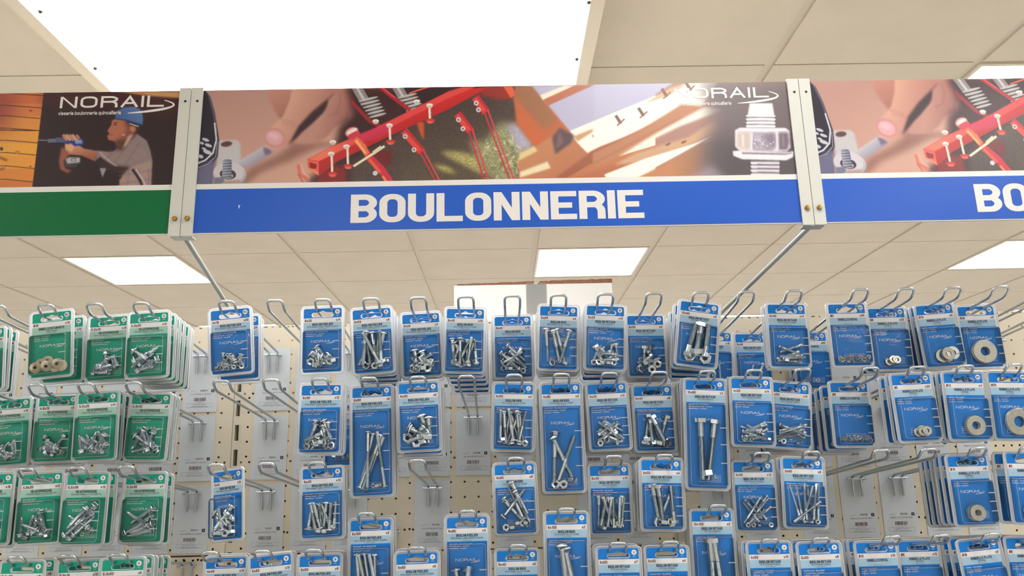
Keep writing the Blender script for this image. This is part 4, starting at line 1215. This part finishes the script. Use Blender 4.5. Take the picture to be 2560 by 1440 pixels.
def shell_mesh(Hc, bub):
    key = (Hc, bub)
    if key in _shells: return _shells[key]
    q = M()
    hw = PW / 2
    out = rrect(-hw, hw, -Hc, 0, 0.0085, 6)
    hole = euro(0, -0.0192, 0.0350, 0.0072, 0.0035)
    q.holed(out, [hole], 0.0007, 'rim')
    # folded edge all round
    inn = rrect(-hw + .0016, hw - .0016, -Hc + .0016, -.0016, 0.0075, 6)
    n = len(out)
    v = [(p[0], .0020, p[1]) for p in out] + [(p[0], -.0014, p[1]) for p in out] + [(p[0], -.0014, p[1]) for p in inn] + [(p[0], .0004, p[1]) for p in inn]
    fs = []
    for k in range(3):
        for i in range(n):
            j = (i + 1) % n
            fs.append((k * n + j, k * n + i, (k + 1) * n + i, (k + 1) * n + j))
    q.add(v, fs, 'edge', True)
    # bubble
    x0, x1, z1, z0 = -0.0328, 0.0328, -0.0445 if bub else -0.0475, -(Hc - 0.0065)
    D = 0.0138
    rings = []
    for ins, y in ((0, -0.0003), (0.0004, -D * .55), (0.0008, -D + .0022), (0.0018, -D + .0006), (0.0032, -D)):
        rings.append([(p[0], y, p[1]) for p in rrect(x0 + ins, x1 - ins, z0 + ins, z1 - ins, 0.0040, 3)])
    m_ = len(rings[0])
    v = [p for R_ in rings for p in R_]
    fs = []
    for k in range(len(rings) - 1):
        for i in range(m_):
            j = (i + 1) % m_
            fs.append((k * m_ + i, k * m_ + j, (k + 1) * m_ + j, (k + 1) * m_ + i))
    q.add(v, fs, 'shell', True)
    q.face(rings[-1], 'shell')
    # whitish bead standing in for the bright highlight along the bubble's shoulder
    for R_, rr_ in ((rings[3], .00030),):
        q.tube([Vector(p) for p in R_] + [Vector(R_[0])], rr_, 'edge', 4, False)
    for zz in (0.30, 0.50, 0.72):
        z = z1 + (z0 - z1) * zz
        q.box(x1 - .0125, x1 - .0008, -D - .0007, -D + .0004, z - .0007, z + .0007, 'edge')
    _shells[key] = q.mesh('clear_blister')
    return _shells[key]

def place(r, c, T, B, Hc, hookless=False):
    """find where along its hook a pack hangs from where the photo shows it"""
    zr = RZ[r]
    fr = 0.0145 / Hc
    S = (T[0] + (B[0] - T[0]) * fr, T[1] + (B[1] - T[1]) * fr)
    best = None
    Y = 1.368
    while Y < 1.625:
        p = proj(CX[c], Y, wire_z(zr, Y))
        e = (p[0] - S[0]) ** 2 + 0.5 * (p[1] - S[1]) ** 2 + ((Y - 1.372) * 160) ** 2 * .25
        if best is None or e < best[0]: best = (e, Y)
        Y += 0.002
    Y = best[1]
    t = ray(*T) * Y; b = ray(*B) * Y
    roll = math.atan2(b[0] - t[0], t[2] - b[2])
    ln = math.hypot(b[0] - t[0], b[2] - t[2])
    # keep the wires inside the slot
    zt = wire_z(zr, Y) + 0.0140
    t[2] = max(zt - 0.004, min(zt + 0.004, t[2]))
    t[0] = max(CX[c] - 0.012, min(CX[c] + 0.012, t[0]))
    return Y, t[0], t[2], roll, ln
S_, L_, XL = 0.122, 0.192, 0.205
# row, column, top centre, bottom centre, height, size, count, title, letter, (piece, d, L, n, nuts), packs behind, spacing, yaw
PK = [
 (1, -5, (-36, 822), (-44, 987), S_, '4,2x13', 'x18', 'V', 'B', ('drill', .0042, .013, 6, 0), 2, .018, 0),
 (1, -3, (130, 775), (126, 955), S_, 'Ø19', 'x10', 'S', 'BC', ('dome', 0, 0, 7, 0), 2, .030, 0),
 (1, -2, (274, 787), (265, 962), S_, '5,5x19', 'x14', 'V', 'D', ('drill', .0052, .017, 13, 0), 1, .022, 0),
 (1, -1, (374, 777), (366, 956), S_, '6,3x25', 'x10', 'V', 'D', ('drill', .0060, .024, 10, 0), 5, .022, 0),
 (1, 0, (575, 768), (580, 946), S_, '4x16', 'x28', 'P', 'BC', ('pan', .0040, .014, 20, 6), 2, .024, .05),
 (1, 2, (807, 765), (805, 941), S_, '6x20', 'x14', 'P', 'B', ('pan', .0062, .018, 11, 6), 0, .02, 0),
 (1, 3, (928, 767), (936, 945), S_, '6x50', 'x8', 'P', 'B', ('pan', .0058, .052, 8, 5), 3, .017, 0),
 (1, 4, (1051, 779), (1057, 950), S_, '8x20', 'x7', 'P', 'B', ('pan', .0076, .020, 7, 6), 2, .018, 0),
 (1, 5, (1164, 767), (1159, 942), S_, '6x40', 'x10', 'B', 'C', ('coach', .0052, .040, 9, 5), 4, .020, 0),
 (1, 6, (1281, 786), (1285, 954), S_, '6x40', 'x10', 'B', 'C', ('coach', .0050, .038, 8, 4), 2, .020, 0),
 (1, 7, (1397, 761), (1394, 941), S_, '6x60', 'x4', 'B', 'C', ('coach', .0056, .058, 4, 2), 3, .02, 0),
 (1, 8, (1514, 760), (1512, 934), S_, '6x20', 'x13', 'M', 'B', ('hex', .0050, .018, 12, 6), 3, .020, 0),
 (1, 9, (1612, 784), (1620, 950), S_, '8x30', 'x6', 'M', 'C', ('hex', .0072, .028, 6, 4), 3, .022, 0),
 (1, 10, (1750, 752), (1737, 932), S_, '10x60', 'x3', 'M', 'C', ('hex', .0092, .056, 3, 3), 4, .020, 0),
 (1, 11, (1785, 826), (1787, 957), S_, '3x30', 'x16', 'F', 'BD', ('csk', .0032, .028, 3, 0), 0, .02, 0),
 (1, 12, (1964, 756), (1977, 930), S_, '5x40', 'x14', 'F', 'B', ('csk', .0042, .037, 8, 2), 5, .024, 0),
 (1, 13, (2114, 755), (2135, 926), S_, 'Ø5', 'x30', 'E', 'BO', ('star', .0042, .0026, 30, 0), 7, .028, 0),
 (1, 14, (2214, 774), (2236, 937), S_, 'Ø6', 'x20', 'R', 'BO', ('ring', .0072, .0036, 6, 0), 4, .02, 0),
 (1, 15, (2332, 757), (2367, 926), S_, 'Ø10', 'x9', 'R', 'BC', ('ring', .0120, .0052, 4, 0), 3, .020, 0),
 (1, 16, (2436, 761), (2465, 922), S_, 'Ø18', 'x3', 'R', 'BC', ('stack', .0215, .0085, 3, 0), 0, .02, 0),
 (2, -4, (28, 996), (16, 1168), S_, '4,2x19', 'x16', 'V', 'D', ('drill', .0045, .019, 11, 0), 2, .02, 0),
 (2, -3, (148, 984), (130, 1168), S_, '4,8x19', 'x15', 'V', 'D', ('drill', .0052, .018, 13, 0), 2, .018, 0),
 (2, -2, (246, 977), (234, 1165), S_, '5,5x25', 'x14', 'V', 'D', ('drill', .0055, .024, 12, 0), 2, .020, 0),
 (2, -1, (380, 980), (360, 1162), S_, '6,3x32', 'x6', 'V', 'D', ('drill', .0060, .032, 8, 0), 2, .024, 0),
 (2, 2, (804, 957), (797, 1140), S_, '6x30', 'x12', 'P', 'B', ('pan', .0058, .028, 12, 6), 2, .022, 0),
 (2, 3, (929, 962), (932, 1240), L_, '6x80', 'x6', 'P', 'B', ('pan', .0054, .082, 6, 2), 2, .020, 0),
 (2, 4, (1045, 952), (1050, 1135), S_, '8x30', 'x6', 'P', 'C', ('pan', .0078, .030, 7, 5), 3, .024, 0),
 (2, 6, (1285, 955), (1282, 1140), S_, '6x50', 'x9', 'B', 'C', ('coach', .0054, .048, 9, 5), 2, .018, 0),
 (2, 7, (1401, 955), (1412, 1229), L_, '8x80', 'x3', 'B', 'C', ('coach', .0068, .076, 3, 3), 3, .020, 0),
 (2, 8, (1515, 954), (1529, 1140), S_, '6x30', 'x12', 'M', 'B', ('hex', .0052, .030, 12, 4), 3, .020, 0),
 (2, 9, (1630, 960), (1641, 1137), S_, '8x40', 'x6', 'M', 'C', ('hex', .0072, .040, 5, 4), 3, .020, 0),
 (2, 10, (1762, 948), (1770, 1223), L_, '10x80', 'x2', 'M', 'C', ('hex', .0092, .086, 2, 1), 3, .020, 0),
 (2, 11, (1876, 941), (1885, 1124), S_, '4x30', 'x14', 'F', 'A', ('csk', .0040, .030, 14, 6), 2, .020, 0),
 (2, 12, (1975, 958), (1977, 1130), S_, '5x50', 'x10', 'F', 'B', ('csk', .0045, .045, 9, 2), 3, .030, 0),
 (2, 13, (2120, 951), (2139, 1127), S_, 'Ø6', 'x20', 'E', 'BO', ('star', .0040, .0024, 26, 0), 4, .026, 0),
 (2, 14, (2274, 931), (2304, 1114), S_, 'Ø5', 'x20', 'R', 'BO', ('ring', .0078, .0036, 6, 0), 4, .024, 0),
 (2, 15, (2405, 927), (2430, 1112), S_, 'Ø12', 'x4', 'R', 'BO', ('stack', .0165, .0070, 3, 0), 3, .022, 0),
 (2, 16, (2518, 931), (2543, 1112), S_, 'Ø20', 'x2', 'R', 'BO', ('stack', .0225, .0095, 2, 0), 2, .022, 0),
 (3, -4, (-16, 1180), (-36, 1369), S_, '4,2x25', 'x16', 'V', 'D', ('drill', .0045, .024, 8, 0), 1, .02, 0),
 (3, -3, (107, 1178), (92, 1367), S_, '4,8x25', 'x12', 'V', 'D', ('drill', .0050, .025, 10, 0), 0, .02, 0),
 (3, -2, (221, 1179), (201, 1370), S_, '5,5x38', 'x12', 'V', 'D', ('drill', .0054, .037, 10, 0), 2, .022, 0),
 (3, -1, (366, 1179), (350, 1366), S_, '6,3x38', 'x7', 'V', 'D', ('drill', .0056, .038, 7, 0), 1, .020, 0),
 (3, 0, (569, 1171), (572, 1356), S_, '6x40', 'x13', 'P', 'B', ('pan', .0062, .032, 12, 4), 0, .02, -.5),
 (3, 2, (806, 1164), (806, 1349), S_, '6x40', 'x10', 'P', 'B', ('pan', .0056, .038, 10, 4), 1, .022, 0),
 (3, 6, (1285, 1155), (1292, 1340), S_, '6x60', 'x6', 'B', 'C', ('coach', .0054, .052, 6, 5), 1, .02, 0),
 (3, 8, (1522, 1158), (1530, 1336), S_, '6x40', 'x12', 'M', 'D', ('hex', .0052, .042, 11, 2), 1, .02, 0),
 (3, 9, (1652, 1144), (1659, 1334), S_, '8x50', 'x4', 'M', 'C', ('hex', .0070, .050, 4, 3), 2, .018, 0),
 (3, 11, (1881, 1150), (1894, 1331), S_, '4x40', 'x12', 'F', 'A', ('csk', .0038, .037, 12, 4), 1, .022, 0),
 (3, 12, (2005, 1141), (2016, 1328), S_, '3x60', 'x8', 'F', 'A', ('csk', .0040, .056, 8, 4), 2, .020, 0),
 (3, 15, (2415, 1136), (2445, 1322), S_, 'Ø14', 'x3', 'R', 'BC', ('stack', .0135, .0055, 4, 0), 6, .026, 0),
 (3, 16, (2562, 1127), (2590, 1318), S_, 'Ø5', 'x28', 'R', 'BO', ('ring', .0120, .0055, 2, 0), 2, .030, 0),
 (4, -3, (58, 1402), (34, 1592), S_, '5,5x50', 'x9', 'V', 'G', None, 1, .030, 0),
 (4, -2, (200, 1399), (184, 1590), S_, '6,3x19', 'x10', 'V', 'D', None, 2, .020, 0),
 (4, -1, (309, 1392), (294, 1585), S_, '6,3x50', 'x6', 'V', 'D', None, 5, .020, 0),
 (4, 0, (566, 1388), (556, 1580), S_, '4x40', 'x14', 'P', 'A', None, 1, .02, 0),
 (4, 1, (676, 1383), (682, 1575), S_, '5x60', 'x10', 'P', 'B', None, 1, .02, 0),
 (4, 2, (800, 1384), (796, 1576), S_, '6x50', 'x8', 'P', 'B', None, 2, .02, 0),
 (3.5, 3, (927, 1297), (925, 1590), L_, '6x100', 'x5', 'P', 'C', ('pan', .0056, .105, 5, 2), 2, .020, 0),
 (4, 4, (1042, 1379), (1044, 1570), S_, '8x50', 'x5', 'P', 'C', None, 2, .02, 0),
 (3.5, 5, (1167, 1289), (1170, 1575), L_, '8x80', 'x3', 'P', 'C', ('pan', .0076, .080, 3, 3), 1, .020, 0),
 (4, 6, (1292, 1370), (1296, 1560), S_, '8x40', 'x5', 'B', 'C', None, 1, .02, 0),
 (3.5, 7, (1415, 1278), (1424, 1566), L_, '8x100', 'x2', 'B', 'C', ('coach', .0088, .105, 2, 1), 1, .020, 0),
 (4, 8, (1545, 1366), (1554, 1556), S_, '6x60', 'x7', 'M', 'C', None, 3, .018, 0),
 (4, 9, (1665, 1362), (1676, 1552), S_, '8x60', 'x4', 'M', 'C', None, 1, .02, 0),
 (3.5, 10, (1777, 1271), (1796, 1560), L_, '10x100', 'x2', 'M', 'D', ('hex', .0094, .105, 2, 1), 1, .020, 0),
 (4, 11, (1920, 1352), (1938, 1545), S_, '4x50', 'x10', 'F', 'A', None, 3, .020, 0),
 (4, 12, (2045, 1354), (2068, 1546), S_, '5x60', 'x8', 'F', 'B', None, 3, .020, 0),
 (4, 13, (2187, 1350), (2212, 1540), S_, 'Ø10', 'x10', 'E', 'BO', None, 3, .026, 0),
 (4, 14, (2292, 1347), (2318, 1536), S_, 'Ø6', 'x15', 'R', 'BO', None, 4, .022, 0),
 (4, 15, (2442, 1345), (2484, 1530), S_, 'Ø16', 'x3', 'R', 'BC', None, 4, .022, 0),
 (4, 16, (2562, 1339), (2592, 1530), S_, 'Ø8', 'x12', 'R', 'BO', None, 2, .022, 0),
]
ORD = ['directly', 'second', 'third', 'fourth', 'fifth', 'sixth', 'seventh', 'eighth']
LIE = {(1, 12): 82, (3, -1): 68, (3, -2): 52, (2, 12): 64, (2, 11): 74, (2, 8): -58, (1, -1): 66, (3, 11): 44, (3, 6): -30, (1, 6): -52}
STK = {(1, 0): [.048, .072], (1, -3): [.040, .058], (1, 13): [.19, .21, .232], (1, 12): [.026, .205, .225], (1, 14): [.03, .05], (1, 15): [.019, .036],
       (2, 13): [.04, .07, .1], (2, 14): [.017, .04], (2, 15): [.017, .034], (2, 16): [.02], (3, 15): [.017, .034, .051, .068, .085], (3, 16): [.033],
       (4, -1): [.025, .042, .065, .092], (4, 11): [.017, .034, .051], (1, 10): [.034, .075, .11], (1, 3): [.03, .06, .09, .13], (1, 5): [.03, .06, .1, .14, .18],
       (2, 4): [.05, .09], (2, 2): [.022, .19], (2, -1): [.018, .036], (3, -1): [.027], (3, -2): [.024], (3, 12): [.022, .040], (3, 9): [.022, .044], (1, 8): [.03, .06, .1]}
for n_, (r, c, T, B, Hc, size, cnt, tk, let, spec, nb, step, yaw) in enumerate(PK):
    offs = STK.get((r, c), [step * (k + 1) for k in range(nb)])
    green = tk in 'VS'
    Y, x, z, roll, ln = place(r, c, T, B, Hc)
    bub = (n_ * 7) % 3 != 0
    cm, sm = card_mesh(size, cnt, tk, let, Hc, green), shell_mesh(Hc, bub)
    colr = 'green' if green else 'blue'
    rot = (0.0, -roll, yaw)
    hold = '%s %s' % (size, cnt)
    e = empty('blister_pack', (x, Y, Zc(z)), rot, label='%s blister pack marked %s %s, %s, front on its hook, %s' % (colr, size, cnt, TITLES[tk][2], ROWN[r]),
              category='blister pack', group='front blister packs on the hooks')
    obj('printed_card', cm, e); obj('clear_blister', sm, e)
    if spec: contents(e, spec, Hc, n_ * 31 + 5, lie=LIE.get((r, c)))
    R = random.Random(n_ + 100)
    offx = x - CX[c]
    for k, dk in enumerate(offs):
        Yk = Y + dk
        if Yk > YP - 0.012: break
        xk = CX[c] + offx * (1 - .15 * (k + 1)) + R.uniform(-.002, .002)
        zk = wire_z(RZ[r], Yk) + 0.0138
        rk = -roll * max(0, 1 - .3 * (k + 1)) + R.uniform(-.012, .012)
        e = empty('blister_pack', (xk, Yk, Zc(zk)), (0, rk, R.uniform(-.012, .012)),
                  label='%s blister pack %s behind the front %s %s pack, %s' % (colr, ORD[k], size, cnt, ROWN[r]), category='blister pack', group='blister packs hanging behind others')
        obj('printed_card', cm, e); obj('clear_blister', sm, e)
        if spec and r < 4: contents(e, spec, Hc, n_ * 31 + 6 + k, few=True)
    make_hook(r, c, True)
for r, c in ((1, -4), (1, -6), (1, 1), (1, 17), (1, 18), (2, -5), (2, 0), (2, 1), (2, 5), (2, 17), (3, 1), (3, 4), (3, 13), (3, 14), (3, 17), (4, -4)):
    make_hook(r, c, False)
LN = {'P': 'BOULON POELIER ZG', 'V': 'VIS AUTOPERC TH ZG', 'R': 'RONDELLE PLATE MOY', 'M': 'BOULON METAUX TH', 'B': 'BOULON BOIS TRCC'}
for r in (1, 2, 3):
    for c in range(-6, 18):
        k = 'V' if c < 0 else 'P' if c < 6 else 'B' if c < 8 else 'M' if c < 13 else 'R'
        if r == 3 and c in (3, 5, 7, 10): continue
        slip(r, c, LN[k] + ' %dX%d' % (4 + (c % 3) * 2, 20 + r * 10))
